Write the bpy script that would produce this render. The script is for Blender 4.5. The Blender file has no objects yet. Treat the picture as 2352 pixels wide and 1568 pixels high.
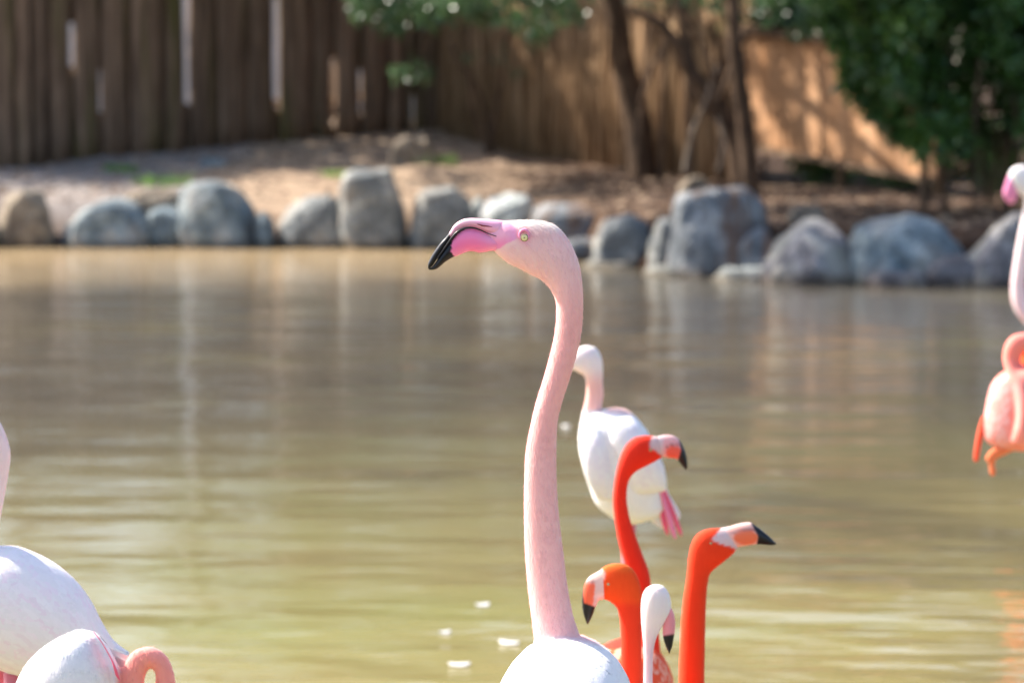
import bpy, bmesh, math, random
import numpy as np
from mathutils import Vector, Matrix, noise as mnoise
from mathutils.bvhtree import BVHTree

random.seed(7); rng = np.random.default_rng(11)
sc = bpy.context.scene
COL = sc.collection

# ------------------------------------------------------------------ camera
F = 2352 * 120 / 36.0           # focal length in pixels of a 2352 px wide frame
CAM_H = 1.6
TILT = math.atan((784 - 200) / F)
cam_d = bpy.data.cameras.new('camera'); cam = bpy.data.objects.new('camera', cam_d); COL.objects.link(cam)
cam.location = (0, 0, CAM_H); cam.rotation_euler = (math.pi/2 - TILT, 0, 0)
cam_d.lens = 120; cam_d.sensor_width = 36; cam_d.clip_end = 2000; cam_d.clip_start = 0.1
cam_d.dof.use_dof = True; cam_d.dof.focus_distance = 5.2; cam_d.dof.aperture_fstop = 5.8; cam_d.dof.aperture_blades = 0
sc.camera = cam

# ------------------------------------------------------------------ sky and sun
SUN_EL = math.radians(43)
SUN_H = Vector((-0.91, 0.42)).normalized()
SUN = Vector((SUN_H.x*math.cos(SUN_EL), SUN_H.y*math.cos(SUN_EL), math.sin(SUN_EL)))
world = bpy.data.worlds.new("World"); sc.world = world; world.use_nodes = True
wn = world.node_tree.nodes; wl = world.node_tree.links; wn.clear()
wo = wn.new('ShaderNodeOutputWorld'); bg = wn.new('ShaderNodeBackground'); sky = wn.new('ShaderNodeTexSky')
sky.sky_type = 'NISHITA'; sky.sun_disc = False; sky.sun_elevation = SUN_EL
sky.sun_rotation = math.atan2(SUN_H.x, SUN_H.y); sky.air_density = 1.0; sky.dust_density = 2.0; sky.ozone_density = 1.0
bg.inputs['Strength'].default_value = 0.135
wl.new(sky.outputs[0], bg.inputs[0]); wl.new(bg.outputs[0], wo.inputs[0])
sun_d = bpy.data.lights.new('sun', 'SUN'); sun_d.energy = 5.0; sun_d.angle = math.radians(0.55); sun_d.color = (1.0, 0.93, 0.82)
sun = bpy.data.objects.new('sun', sun_d); COL.objects.link(sun)
sun.rotation_euler = SUN.to_track_quat('Z', 'Y').to_euler(); sun.location = (-20, 10, 30)
sc.view_settings.view_transform = 'Standard'; sc.view_settings.look = 'None'
sc.view_settings.gamma = 1; sc.view_settings.use_curve_mapping = False
sc.view_settings.exposure = 1.28
sc.cycles.use_denoising = True
sc.cycles.max_bounces = 6; sc.cycles.diffuse_bounces = 3; sc.cycles.glossy_bounces = 3
sc.cycles.transparent_max_bounces = 4
sc.cycles.sample_clamp_indirect = 6

# ------------------------------------------------------------------ helpers
CT, ST = math.cos(TILT), math.sin(TILT)
def P(px, py, Y):
    """world point at distance Y seen in direction of pixel (2352 wide frame)"""
    u = (px - 1176)/F; v = (784 - py)/F
    t = Y/(CT + v*ST)
    return Vector((t*u, Y, CAM_H + t*(-ST + v*CT)))
def lin(r, g, b):
    def f(c):
        c /= 255.0
        return c/12.92 if c <= .04045 else ((c + .055)/1.055)**2.4
    return (f(r), f(g), f(b))

def catmull(rows, n):
    rows = np.array(rows, float); m = len(rows)
    ts = np.linspace(0, m - 1.000001, n); out = []
    for t in ts:
        i = int(t); f = t - i
        p0, p1, p2, p3 = rows[max(i-1, 0)], rows[i], rows[min(i+1, m-1)], rows[min(i+2, m-1)]
        out.append(.5*((2*p1) + (-p0 + p2)*f + (2*p0 - 5*p1 + 4*p2 - p3)*f*f + (-p0 + 3*p1 - 3*p2 + p3)*f**3))
    return np.array(out)

class MB:
    def __init__(s): s.v = []; s.f = []; s.c = []
    def ring_loft(s, rings, cap=True):
        b = len(s.v); n = len(rings[0])
        for r in rings: s.v.extend([tuple(p) for p in r])
        for i in range(len(rings)-1):
            for j in range(n):
                k = (j+1) % n
                s.f.append((b+i*n+j, b+i*n+k, b+(i+1)*n+k, b+(i+1)*n+j))
        if cap:
            s.f.append(tuple(b+j for j in range(n-1, -1, -1)))
            e = b+(len(rings)-1)*n
            s.f.append(tuple(e+j for j in range(n)))
    def tube(s, pts, radii, n=8):
        rings = []
        pts = [Vector(p) for p in pts]
        ref = Vector((0.31, 1, 0.12)).normalized()
        for i, p in enumerate(pts):
            t = (pts[min(i+1, len(pts)-1)] - pts[max(i-1, 0)]).normalized()
            a = t.cross(ref)
            if a.length < 1e-3: a = t.cross(Vector((1, 0, 0)))
            a.normalize(); bb = t.cross(a)
            rings.append([p + (a*math.cos(q) + bb*math.sin(q))*radii[i] for q in [2*math.pi*k/n for k in range(n)]])
        s.ring_loft(rings)
    def box(s, x0, x1, y0, y1, z0, z1):
        b = len(s.v)
        s.v += [(x0,y0,z0),(x1,y0,z0),(x1,y1,z0),(x0,y1,z0),(x0,y0,z1),(x1,y0,z1),(x1,y1,z1),(x0,y1,z1)]
        s.f += [(b,b+3,b+2,b+1),(b+4,b+5,b+6,b+7),(b,b+1,b+5,b+4),(b+1,b+2,b+6,b+5),(b+2,b+3,b+7,b+6),(b+3,b,b+4,b+7)]
    def mesh(s, name):
        me = bpy.data.meshes.new(name); me.from_pydata([tuple(v) for v in s.v], [], s.f)
        if s.c:
            a = me.color_attributes.new('tint', 'FLOAT_COLOR', 'POINT')
            a.data.foreach_set('color', np.array([(*c, 1) for c in s.c], np.float32).ravel())
        return me

def fix_normals(me):
    bm = bmesh.new(); bm.from_mesh(me); bmesh.ops.recalc_face_normals(bm, faces=bm.faces); bm.to_mesh(me); bm.free()
def smooth(me): me.polygons.foreach_set('use_smooth', [True]*len(me.polygons))
def shift(me, off):
    n = len(me.vertices); a = np.empty(n*3, np.float32); me.vertices.foreach_get('co', a)
    a = a.reshape(-1, 3) - np.array(off, np.float32); me.vertices.foreach_set('co', a.ravel()); me.update()
def link(name, me, mat, parent=None, loc=None, sm=True):
    """mesh built in world coordinates; stored relative to its parent (or its own loc)"""
    o = bpy.data.objects.new(name, me); COL.objects.link(o)
    if mat: 
        me.materials.clear(); me.materials.append(mat)
    if parent is not None:
        shift(me, parent['_w'] if '_w' in parent else parent.location); o.parent = parent
        if parent.parent is not None or parent.type == 'MESH':
            pass
    elif loc is not None:
        shift(me, loc); o.location = loc
    if sm: smooth(me)
    return o
WPOS = {}
def child(name, me, mat, parent, sm=True):
    o = bpy.data.objects.new(name, me); COL.objects.link(o)
    me.materials.clear(); me.materials.append(mat)
    shift(me, WPOS[parent.name]); o.parent = parent; WPOS[o.name] = WPOS[parent.name]
    if sm: smooth(me)
    return o
def thing(name, label, cat, loc, group=None):
    o = bpy.data.objects.new(name, None); COL.objects.link(o); o.location = loc
    o.empty_display_size = .1
    WPOS[o.name] = tuple(loc); tag(o, label, cat, group); return o
def tag(o, label, cat, group=None):
    o['label'] = label; o['category'] = cat
    if group: o['group'] = group
def solo(name, me, mat, label, cat, loc, group=None, sm=True):
    o = bpy.data.objects.new(name, me); COL.objects.link(o)
    me.materials.clear(); me.materials.append(mat); shift(me, loc); o.location = loc; WPOS[o.name] = tuple(loc)
    if sm: smooth(me)
    tag(o, label, cat, group); return o
def structure(name, me, mat, sm=True):
    o = bpy.data.objects.new(name, me); COL.objects.link(o); me.materials.append(mat); o['kind'] = 'structure'
    WPOS[o.name] = (0, 0, 0)
    if sm: smooth(me)
    return o

# ------------------------------------------------------------------ materials
class NT:
    def __init__(s, name):
        s.m = bpy.data.materials.new(name); s.m.use_nodes = True
        s.n = s.m.node_tree.nodes; s.l = s.m.node_tree.links
        s.b = s.n['Principled BSDF']
    def new(s, t, **kw):
        o = s.n.new(t)
        for k, v in kw.items():
            if k in o.inputs: o.inputs[k].default_value = v
            else: setattr(o, k, v)
        return o
    def coord(s, scale=(1,1,1), out='Object'):
        c = s.new('ShaderNodeTexCoord'); m = s.new('ShaderNodeMapping'); m.inputs['Scale'].default_value = scale
        s.l.new(c.outputs[out], m.inputs['Vector']); return m.outputs[0]
    def noise(s, vec, scale, detail=4, rough=.55):
        n = s.new('ShaderNodeTexNoise'); n.inputs['Scale'].default_value = scale
        n.inputs['Detail'].default_value = detail; n.inputs['Roughness'].default_value = rough
        s.l.new(vec, n.inputs['Vector']); return n.outputs['Fac']
    def ramp(s, fac, stops):
        r = s.new('ShaderNodeValToRGB'); e = r.color_ramp.elements
        while len(e) < len(stops): e.new(.5)
        for el, (p, c) in zip(e, stops): el.position = p; el.color = (*c, 1)
        s.l.new(fac, r.inputs[0]); return r.outputs[0]
    def mix(s, fac, a, b, mode='MIX'):
        m = s.new('ShaderNodeMix'); m.data_type = 'RGBA'; m.blend_type = mode
        for sock, val in ((m.inputs[0], fac), (m.inputs[6], a), (m.inputs[7], b)):
            if isinstance(val, (int, float)): sock.default_value = val
            elif isinstance(val, tuple): sock.default_value = (*val, 1)
            else: s.l.new(val, sock)
        return m.outputs[2]
    def math(s, op, a, b=0.0):
        m = s.new('ShaderNodeMath'); m.operation = op
        for sock, val in ((m.inputs[0], a), (m.inputs[1], b)):
            if isinstance(val, (int, float)): sock.default_value = val
            else: s.l.new(val, sock)
        return m.outputs[0]
    def bump(s, h, strength, dist):
        b = s.new('ShaderNodeBump'); b.inputs['Strength'].default_value = strength; b.inputs['Distance'].default_value = dist
        s.l.new(h, b.inputs['Height']); s.l.new(b.outputs[0], s.b.inputs['Normal']); return b
    def base(s, c): s.l.new(c, s.b.inputs['Base Color']) if not isinstance(c, tuple) else setattr(s.b.inputs['Base Color'], 'default_value', (*c, 1))
    def attr(s, name):
        a = s.new('ShaderNodeAttribute'); a.attribute_name = name; return a.outputs['Color']
    def set(s, **kw):
        for k, v in kw.items(): s.b.inputs[k.replace('_', ' ')].default_value = v
        return s

def plumage_mat(name, streak=(60, 60, 9), vary=.25, dark=(.80, .45, .45), rough=.8, sss=.2):
    t = NT(name); v = t.coord(streak)
    n = t.noise(v, 4, 5, .65)
    f = t.ramp(n, [(.38, (0,)*3), (.68, (vary,)*3)])
    c = t.mix(f, t.attr('tint'), dark, 'MULTIPLY')
    n2 = t.noise(t.coord((9, 9, 9)), 1.0, 3)
    c = t.mix(t.ramp(n2, [(.35, (0,)*3), (.75, (vary*.5,)*3)]), c, dark, 'MULTIPLY')
    t.base(c); t.set(Roughness=rough)
    t.b.inputs['Sheen Weight'].default_value = .04 if 'red' in name else .2; t.b.inputs['Sheen Roughness'].default_value = .5
    t.b.inputs['Specular IOR Level'].default_value = .25
    t.b.inputs['Subsurface Weight'].default_value = sss; t.b.inputs['Subsurface Scale'].default_value = .012
    t.bump(n, .12, .004)
    return t.m
M = {}
M['plume_pink'] = plumage_mat('pink_plumage', (70, 70, 8), .17, (1.0, .72, .72))
M['plume_white'] = plumage_mat('white_plumage', (30, 30, 10), .22, (.90, .80, .86))
M['plume_red'] = plumage_mat('red_plumage', (60, 60, 12), .3, (.9, .6, .5))
for k_ in ('pink', 'white', 'red'):
    M['vane_' + k_] = plumage_mat(k_ + '_feather_vane', (40, 40, 14), .15, (.9, .84, .86), .75, 0.0)
t = NT('bill_horn'); t.base(t.attr('tint')); t.set(Roughness=.3); t.b.inputs['Specular IOR Level'].default_value = .35; t.bump(t.noise(t.coord((1,1,1)), 180, 3), .12, .002)
t.b.inputs['Subsurface Weight'].default_value = .1; t.b.inputs['Subsurface Scale'].default_value = .01; M['bill'] = t.m
t = NT('black_horn'); t.base((.008, .008, .011)); t.set(Roughness=.3); t.bump(t.noise(t.coord((1,1,1)), 140, 3), .12, .002); M['black'] = t.m
t = NT('eyeball'); t.base(t.attr('tint')); t.set(Roughness=.08); M['eye'] = t.m
t = NT('leg_skin'); t.base((.65, .16, .2)); t.set(Roughness=.6); t.bump(t.noise(t.coord((1,1,1)), 90, 3), .3, .003); M['leg'] = t.m
t = NT('nostril_skin'); t.base((.22, .03, .05)); t.set(Roughness=.6); M['nostril'] = t.m

# water: murky olive body colour under a rippled mirror
t = NT('pond_water')
def wcoord(sc_, rot):
    c_ = t.new('ShaderNodeTexCoord'); m_ = t.new('ShaderNodeMapping'); m_.inputs['Scale'].default_value = sc_; m_.inputs['Rotation'].default_value = (0, 0, rot)
    t.l.new(c_.outputs['Object'], m_.inputs['Vector']); return m_.outputs[0]
v = wcoord((.5, 1.0, 1.0), .28)
patch = t.noise(wcoord((.55, .42, 1), -.5), .8, 4, .6)
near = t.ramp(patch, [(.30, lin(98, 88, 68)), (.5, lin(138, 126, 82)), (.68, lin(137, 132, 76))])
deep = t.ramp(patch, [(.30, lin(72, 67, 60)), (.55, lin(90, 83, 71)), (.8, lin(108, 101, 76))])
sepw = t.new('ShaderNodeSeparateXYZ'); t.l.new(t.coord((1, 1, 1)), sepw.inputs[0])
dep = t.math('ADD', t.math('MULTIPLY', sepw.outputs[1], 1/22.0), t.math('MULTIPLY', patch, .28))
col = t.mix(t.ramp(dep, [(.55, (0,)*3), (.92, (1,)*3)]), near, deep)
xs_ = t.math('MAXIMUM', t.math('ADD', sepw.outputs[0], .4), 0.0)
shore_tan = t.math('SUBTRACT', t.math('ADD', sepw.outputs[1], t.math('MULTIPLY', patch, 3.0)), t.math('MULTIPLY', xs_, 2.6))
shore_tan = t.math('MULTIPLY', t.math('SUBTRACT', shore_tan, 25.0), 1/10.0)
col = t.mix(t.ramp(shore_tan, [(.25, (0,)*3), (.85, (1,)*3)]), col, lin(178, 154, 118))  # tan shore band: sandy shallows and sunlit bank's reflection put into base colour
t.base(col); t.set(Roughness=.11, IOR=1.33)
n1 = t.noise(v, 1.3, 2, .5); n2 = t.noise(v, 4.2, 2, .5); n3 = t.noise(t.coord((.8, 1, 1)), 13, 2, .5)
calm = t.ramp(t.noise(t.coord((.25, .5, 1)), .35, 2), [(.35, (.45,)*3), (.65, (1.0,)*3)])
h = t.math('ADD', t.math('MULTIPLY', n1, .042), t.math('ADD', t.math('MULTIPLY', n2, .0105), t.math('MULTIPLY', n3, .0013)))
gx_ = t.math('MULTIPLY', t.math('SUBTRACT', sepw.outputs[0], 1.5), .9); gy_ = t.math('MULTIPLY', t.math('SUBTRACT', sepw.outputs[1], 9.7), .6)
gd = t.math('ADD', t.math('MULTIPLY', gx_, gx_), t.math('MULTIPLY', gy_, gy_)); boost = t.math('MULTIPLY', t.math('POWER', 2.718, t.math('MULTIPLY', gd, -1.0)), 1.1)
h = t.math('MULTIPLY', h, t.math('ADD', calm, boost))
t.bump(h, 1.0, 1.0); M['water'] = t.m

# ground: pinkish gravel soil, brown mulch to the right
t = NT('bank_soil'); v = t.coord((1, 1, 1), 'Object')
big = t.noise(v, .55, 4, .6); fine = t.noise(v, 14, 5, .7); mid = t.noise(t.coord((1, 2.2, 1)), 2.2, 4, .65)
soil = t.ramp(mid, [(.3, lin(142, 122, 104)), (.5, lin(176, 152, 129)), (.7, lin(206, 182, 156))])
mul = t.ramp(mid, [(.3, lin(60, 45, 36)), (.55, lin(88, 68, 54)), (.75, lin(124, 99, 80))])
sep = t.new('ShaderNodeSeparateXYZ'); t.l.new(v, sep.inputs[0])
fx = t.math('ADD', t.math('MULTIPLY', sep.outputs[0], .42), t.math('MULTIPLY', big, 1.3))
fx = t.ramp(fx, [(.40, (0,)*3), (.85, (1,)*3)])
gl = t.ramp(t.math('ADD', t.math('MULTIPLY', sep.outputs[0], -.22), t.math('MULTIPLY', big, .5)), [(.95, (0,)*3), (1.0, (1,)*3)])
c = t.mix(fx, t.mix(gl, soil, lin(150, 141, 136)), mul)
c = t.mix(t.ramp(fine, [(.3, (.5,)*3), (.7, (0,)*3)]), c, (.45, .4, .36), 'MULTIPLY')
wz = t.math('ADD', sep.outputs[2], t.math('MULTIPLY', mid, .12))
c = t.mix(t.ramp(wz, [(.16, (.85,)*3), (.42, (0,)*3)]), c, (.36, .26, .2), 'MULTIPLY')
t.base(c); t.set(Roughness=.95); t.b.inputs['Specular IOR Level'].default_value = .15
t.bump(t.math('ADD', fine, t.math('MULTIPLY', mid, 1.5)), .8, .05); M['soil'] = t.m

def rock_mat(name, c0, c1, c2, stain=None, stain_amt=.6, vertical=False):
    t = NT(name); v = t.coord((1, 1, 1))
    n = t.noise(v, 3.2, 6, .65); f = t.noise(v, 22, 5, .7)
    c0 = tuple(x*.85 for x in c0); c2 = tuple(min(.8, x*1.3) for x in c2)
    c = t.ramp(n, [(.36, c0), (.5, c1), (.62, c2)])
    c = t.mix(t.ramp(f, [(.36, (.55,)*3), (.58, (0,)*3)]), c, (.5, .5, .5), 'MULTIPLY')
    cr = t.noise(t.coord((2.2, 2.2, .9)), 2.6, 4, .7)
    c = t.mix(t.ramp(cr, [(.485, (0,)*3), (.5, (.75,)*3), (.515, (0,)*3)]), c, (.35, .32, .3), 'MULTIPLY')
    if stain:
        s = t.noise(t.coord((5, 5, .7) if vertical else (2, 2, 2)), 1.4, 3, .5)
        c = t.mix(t.ramp(s, [(.47, (0,)*3), (.60, (stain_amt,)*3)]), c, stain)
    g = t.new('ShaderNodeNewGeometry'); sp = t.new('ShaderNodeSeparateXYZ'); t.l.new(g.outputs['Position'], sp.inputs[0])
    wet = t.math('ADD', sp.outputs[2], t.math('MULTIPLY', n, .10))
    wf = t.ramp(wet, [(.06, (1,)*3), (.17, (0,)*3)])
    c = t.mix(wf, c, (.42, .32, .24), 'MULTIPLY')
    t.base(c); t.set(Roughness=.85)
    t.bump(t.math('ADD', f, t.math('MULTIPLY', n, 2)), .9, .07); return t.m
M['rock_blue'] = rock_mat('blue_grey_stone', lin(108, 124, 134), lin(138, 154, 162), lin(178, 188, 190), lin(150, 132, 114), .4)
M['rock_grey'] = rock_mat('grey_stone', lin(112, 116, 118), lin(146, 150, 150), lin(190, 190, 184), lin(134, 116, 98), .4)
M['rock_tan'] = rock_mat('tan_stone', lin(128, 112, 96), lin(160, 144, 124), lin(194, 180, 158), lin(112, 90, 72), .5)
M['rock_white'] = rock_mat('pale_stone', lin(160, 168, 168), lin(190, 198, 196), lin(214, 218, 214))
M['rock_purple'] = rock_mat('mauve_stone', lin(112, 110, 114), lin(144, 140, 144), lin(176, 172, 172), lin(182, 178, 158), .5)
M['rock_streak'] = rock_mat('streaked_stone', lin(104, 112, 120), lin(134, 140, 146), lin(168, 168, 168), lin(112, 84, 66), .85, True)

def wood_mat(name, c0, c1, c2, moss=None, sc3=(9, 9, .8)):
    t = NT(name); v = t.coord(sc3)
    oi = t.new('ShaderNodeObjectInfo'); ad = t.new('ShaderNodeVectorMath'); ad.operation = 'ADD'
    sm = t.new('ShaderNodeVectorMath'); sm.operation = 'SCALE'; t.l.new(oi.outputs['Random'], sm.inputs['Scale']); sm.inputs[0].default_value = (37, 11, 53)
    t.l.new(v, ad.inputs[0]); t.l.new(sm.outputs[0], ad.inputs[1]); v = ad.outputs[0]
    n = t.noise(v, 1.6, 5, .65)
    c = t.ramp(n, [(.3, c0), (.5, c1), (.72, c2)])
    hv = t.math('ADD', t.math('MULTIPLY', oi.outputs['Random'], .5), .72)
    mm = t.new('ShaderNodeCombineColor'); [t.l.new(hv, mm.inputs[i]) for i in range(3)]
    c = t.mix(1.0, c, mm.outputs[0], 'MULTIPLY')
    if moss:
        s2 = t.noise(v, .35, 3, .6)
        c = t.mix(t.ramp(s2, [(.54, (0,)*3), (.70, (.8,)*3)]), c, moss)
    t.base(c); t.set(Roughness=.9); t.b.inputs['Specular IOR Level'].default_value = .2
    t.bump(n, .7, .02); return t.m
M['plank'] = wood_mat('weathered_plank', lin(80, 64, 52), lin(120, 99, 82), lin(160, 134, 112), lin(78, 80, 34))
M['reed'] = wood_mat('reed_cane', lin(108, 86, 62), lin(154, 124, 94), lin(202, 170, 134), None, (9, 9, .5))
M['board'] = wood_mat('tan_board', lin(158, 116, 82), lin(174, 132, 98), lin(188, 148, 114), None, (3, 3, 1))
M['rail'] = wood_mat('dark_rail', lin(96, 76, 60), lin(128, 104, 84), lin(150, 126, 104))
M['bark'] = wood_mat('brown_bark', lin(56, 44, 36), lin(86, 68, 54), lin(116, 94, 76), None, (7, 7, 2))
M['twig'] = wood_mat('pale_twig', lin(92, 82, 73), lin(120, 108, 97), lin(150, 138, 124), None, (7, 7, 2))
def leaf_mat(name, a, b, c_, rough=.38, trans=.25):
    t = NT(name); n = t.noise(t.coord((1, 1, 1)), 2.3, 2); n2 = t.noise(t.coord((1, 1, 1)), 23, 1)
    t.base(t.ramp(t.math('ADD', t.math('MULTIPLY', n, .5), t.math('MULTIPLY', n2, .5)), [(.38, a), (.5, b), (.64, c_)])); t.set(Roughness=rough)
    tr = t.new('ShaderNodeBsdfTranslucent'); tr.inputs[0].default_value = (*[min(1, x*1.6) for x in c_], 1)
    mx = t.new('ShaderNodeMixShader'); mx.inputs[0].default_value = trans
    out = t.n['Material Output']; t.l.new(t.b.outputs[0], mx.inputs[1]); t.l.new(tr.outputs[0], mx.inputs[2]); t.l.new(mx.outputs[0], out.inputs[0])
    return t.m
M['leaf_dark'] = leaf_mat('dark_leaf', (.02, .05, .011), (.038, .10, .02), (.09, .17, .03))
M['leaf_mid'] = leaf_mat('glossy_leaf', (.025, .06, .03), (.045, .10, .045), (.08, .15, .06), .3)
M['leaf_far'] = leaf_mat('olive_leaf', (.05, .065, .02), (.08, .10, .03), (.12, .14, .05), .5, .35)
M['grass'] = leaf_mat('fresh_grass', (.07, .16, .02), (.10, .24, .03), (.16, .30, .05), .5, .3)
t = NT('pale_stucco'); v = t.coord((1, 1, 1)); t.base(t.ramp(t.noise(v, 2, 4), [(.3, (.55, .5, .48)), (.7, (.68, .62, .6))])); t.set(Roughness=.9); M['stucco'] = t.m
t = NT('loose_down'); t.base((.62, .60, .58)); t.set(Roughness=.7); M['down'] = t.m
t = NT('litter_chip'); t.base(t.ramp(t.noise(t.coord((1, 1, 1)), 9, 1), [(.35, lin(70, 52, 42)), (.5, lin(116, 93, 75)), (.65, lin(160, 136, 112))])); t.set(Roughness=.9); M['chip'] = t.m

# ------------------------------------------------------------------ ground and water
SX = [-60, -8, -.6, .1, .65, 1.2, 1.9, 3.0, 4.2, 7, 12, 60]
SY = [34.6, 34.4, 34.0, 33.4, 31.6, 30.0, 28.9, 28.0, 27.5, 27, 26, 24]
def shore(x): return float(np.interp(x, SX, SY))
def ground_h(x, y):
    s = y - shore(x)
    far = max(0.0, abs(x) - 16)
    k = float(np.interp(x, [-6, -1, 1.2, 2.2], [.105, .092, .036, .026]))
    if y < 2.6: return .15
    if far > 0 and s < 0: return min(.4, far*.2 - .45)
    if s < -2.5: return -.45 if y > 4 else float(np.interp(y, [2.6, 4], [.15, -.45]))
    nz = .05*mnoise.noise(Vector((x*.9, y*.9, 3))) + .025*mnoise.noise(Vector((x*2.7, y*2.7, 9)))
    if s < .1: return float(np.interp(s, [-2.5, -.2, .1], [-.45, -.2, .03]))
    return min(float(np.interp(s, [.1, .8], [.03, .42])) + max(0, s - .8)*k, 1.12) + nz*min(1, s)
def axis(lo, hi, step, outer):
    a = list(np.arange(lo, hi + 1e-6, step)); 
    o1 = []; d = step; p = hi
    while p < outer: d *= 1.35; p += d; o1.append(p)
    o0 = []; d = step; p = lo
    while p > -outer: d *= 1.35; p -= d; o0.append(p)
    return o0[::-1] + a + o1
gx = axis(-8, 7, .16, 900); gy = axis(25, 46, .16, 1200)
mb = MB()
for y in gy:
    for x in gx: mb.v.append((x, y, ground_h(x, y)))
n = len(gx)
for j in range(len(gy)-1):
    for i in range(n-1): mb.f.append((j*n+i, j*n+i+1, (j+1)*n+i+1, (j+1)*n+i))
structure('ground', mb.mesh('ground'), M['soil'])
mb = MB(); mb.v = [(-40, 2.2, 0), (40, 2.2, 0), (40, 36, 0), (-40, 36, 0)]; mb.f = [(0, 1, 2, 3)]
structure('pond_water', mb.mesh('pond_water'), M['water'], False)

# ------------------------------------------------------------------ plank fence
FA, FB = P(0, 350, 38.0), P(1000, 306, 42.0)
def fence_xy(px):
    # intersection of the view column with the fence line (in plan)
    u = (px - 1176)/F/CT
    dx, dy = FB.x - FA.x, FB.y - FA.y
    k = (u*FA.y - FA.x)/(dx - u*dy)
    return FA.x + dx*k, FA.y + dy*k
gaps = [-130, -78, -30, 38, 76, 115, 169, 234, 300, 377, 433, 500, 572, 637, 717, 766, 829, 893, 930, 951, 978, 1004, 1052]
bright = {169: (52, 150), 234: (161, 270), 433: (-99, 236), 637: (-99, 244), 766: (134, 286), 829: (160, 258), 951: (213, 292)}
gw = {433: 19, 637: 15, 766: 15, 169: 12, 234: 13, 829: 13, 951: 13, 115: 10, 300: 9, 377: 14, 500: 10, 717: 10, 930: 12}
fence = thing('wooden_fence', 'tall dark fence of rough weathered wooden slabs with light showing through gaps', 'fence', (FA.x, FA.y, ground_h(FA.x, FA.y)))
dirv = Vector((FB.x - FA.x, FB.y - FA.y, 0)).normalized(); nrm = Vector((dirv.y, -dirv.x, 0))
def slab(pxl, pxr, z0, z1, th=.05, off=0.0, seed=0, curve=.03):
    (xl, yl), (xr, yr) = fence_xy(pxl), fence_xy(pxr)
    A, B = Vector((xl, yl, 0)), Vector((xr, yr, 0))
    mb = MB(); nz = 9; nc = 5; w = (B - A).length
    for f in (0, 1):
        for i in range(nz):
            z = z0 + (z1 - z0)*i/(nz-1)
            jl = .022*mnoise.noise(Vector((seed*3.1, z*1.3, 1.7))); jr = .022*mnoise.noise(Vector((seed*3.1+40, z*1.3, 5.7)))
            for c in range(nc):
                q = c/(nc-1); p = A.lerp(B, q) + dirv*(jl*(1-q) + jr*q)
                bulge = curve*(1 - (2*q-1)**2)
                p = p + nrm*(off + (bulge + th*.5 if f == 0 else -th*.5))
                mb.v.append((p.x, p.y, z - (0.05*abs(q-.4) if i == nz-1 else 0)))
    st = nz*nc
    for i in range(nz-1):
        for c in range(nc-1):
            a = i*nc+c; mb.f.append((a, a+1, a+nc+1, a+nc)); b = st+a; mb.f.append((b, b+nc, b+nc+1, b+1))
        a = i*nc; mb.f.append((a, a+nc, st+a+nc, st+a)); a = i*nc+nc-1; mb.f.append((a, st+a, st+a+nc, a+nc))
    for c in range(nc-1):
        mb.f.append((c, st+c, st+c+1, c+1)); a = (nz-1)*nc+c; mb.f.append((a, a+1, st+a+1, st+a))
    return mb.mesh('plank')
for i in range(len(gaps)-1):
    a, b = gaps[i], gaps[i+1]
    pl, pr = a + gw.get(a, 6)/2, b - gw.get(b, 6)/2
    x, y = fence_xy((pl+pr)/2); zb = ground_h(x, y) - .08
    me = slab(pl, pr, zb, zb + 2.55 + .35*random.random(), .05, random.uniform(-.015, .03), i)
    child('plank', me, M['plank'], fence)
for g in gaps[1:-1]:
    x, y = fence_xy(g); zb = ground_h(x, y) - .05; zt = zb + 2.5; w = gw.get(g, 6)/2 + 14
    rngs = [(zb, zt)]
    if g in bright:
        zhi = P(g, bright[g][0], y).z; zlo = P(g, bright[g][1], y).z
        rngs = [(zb, zlo)] + ([(zhi, zt)] if zhi < zt - .1 else [])
    for z0, z1 in rngs:
        if z1 - z0 > .05: child('backing_board', slab(g - w, g + w, z0, z1, .03, -.075, g + 200, .0), M['plank'], fence)
for zz in (.45, 2.0):
    pts = []
    for px in np.linspace(-120, 1050, 14):
        x, y = fence_xy(px); pts.append(Vector((x, y, ground_h(x, y) + zz)) - nrm*.14)
    mb = MB(); mb.tube(pts, [.04]*len(pts), 6); child('fence_rail', mb.mesh('fence_rail'), M['rail'], fence)

# pale wall of a building beyond the fence, seen only through its gaps
mb = MB(); mb.box(-14, -.8, 50.0, 50.3, .9, 3.6)
wl_ = thing('garden_wall', 'pale stucco wall glimpsed through the gaps of the wooden fence', 'wall', (-7, 50, .9))
child('wall_face', mb.mesh('wall_face'), M['stucco'], wl_, False)
mb = MB(); mb.box(-14.05, -.75, 49.93, 50.37, 3.6, 3.7); child('coping', mb.mesh('coping'), M['rail'], wl_, False)

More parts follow.
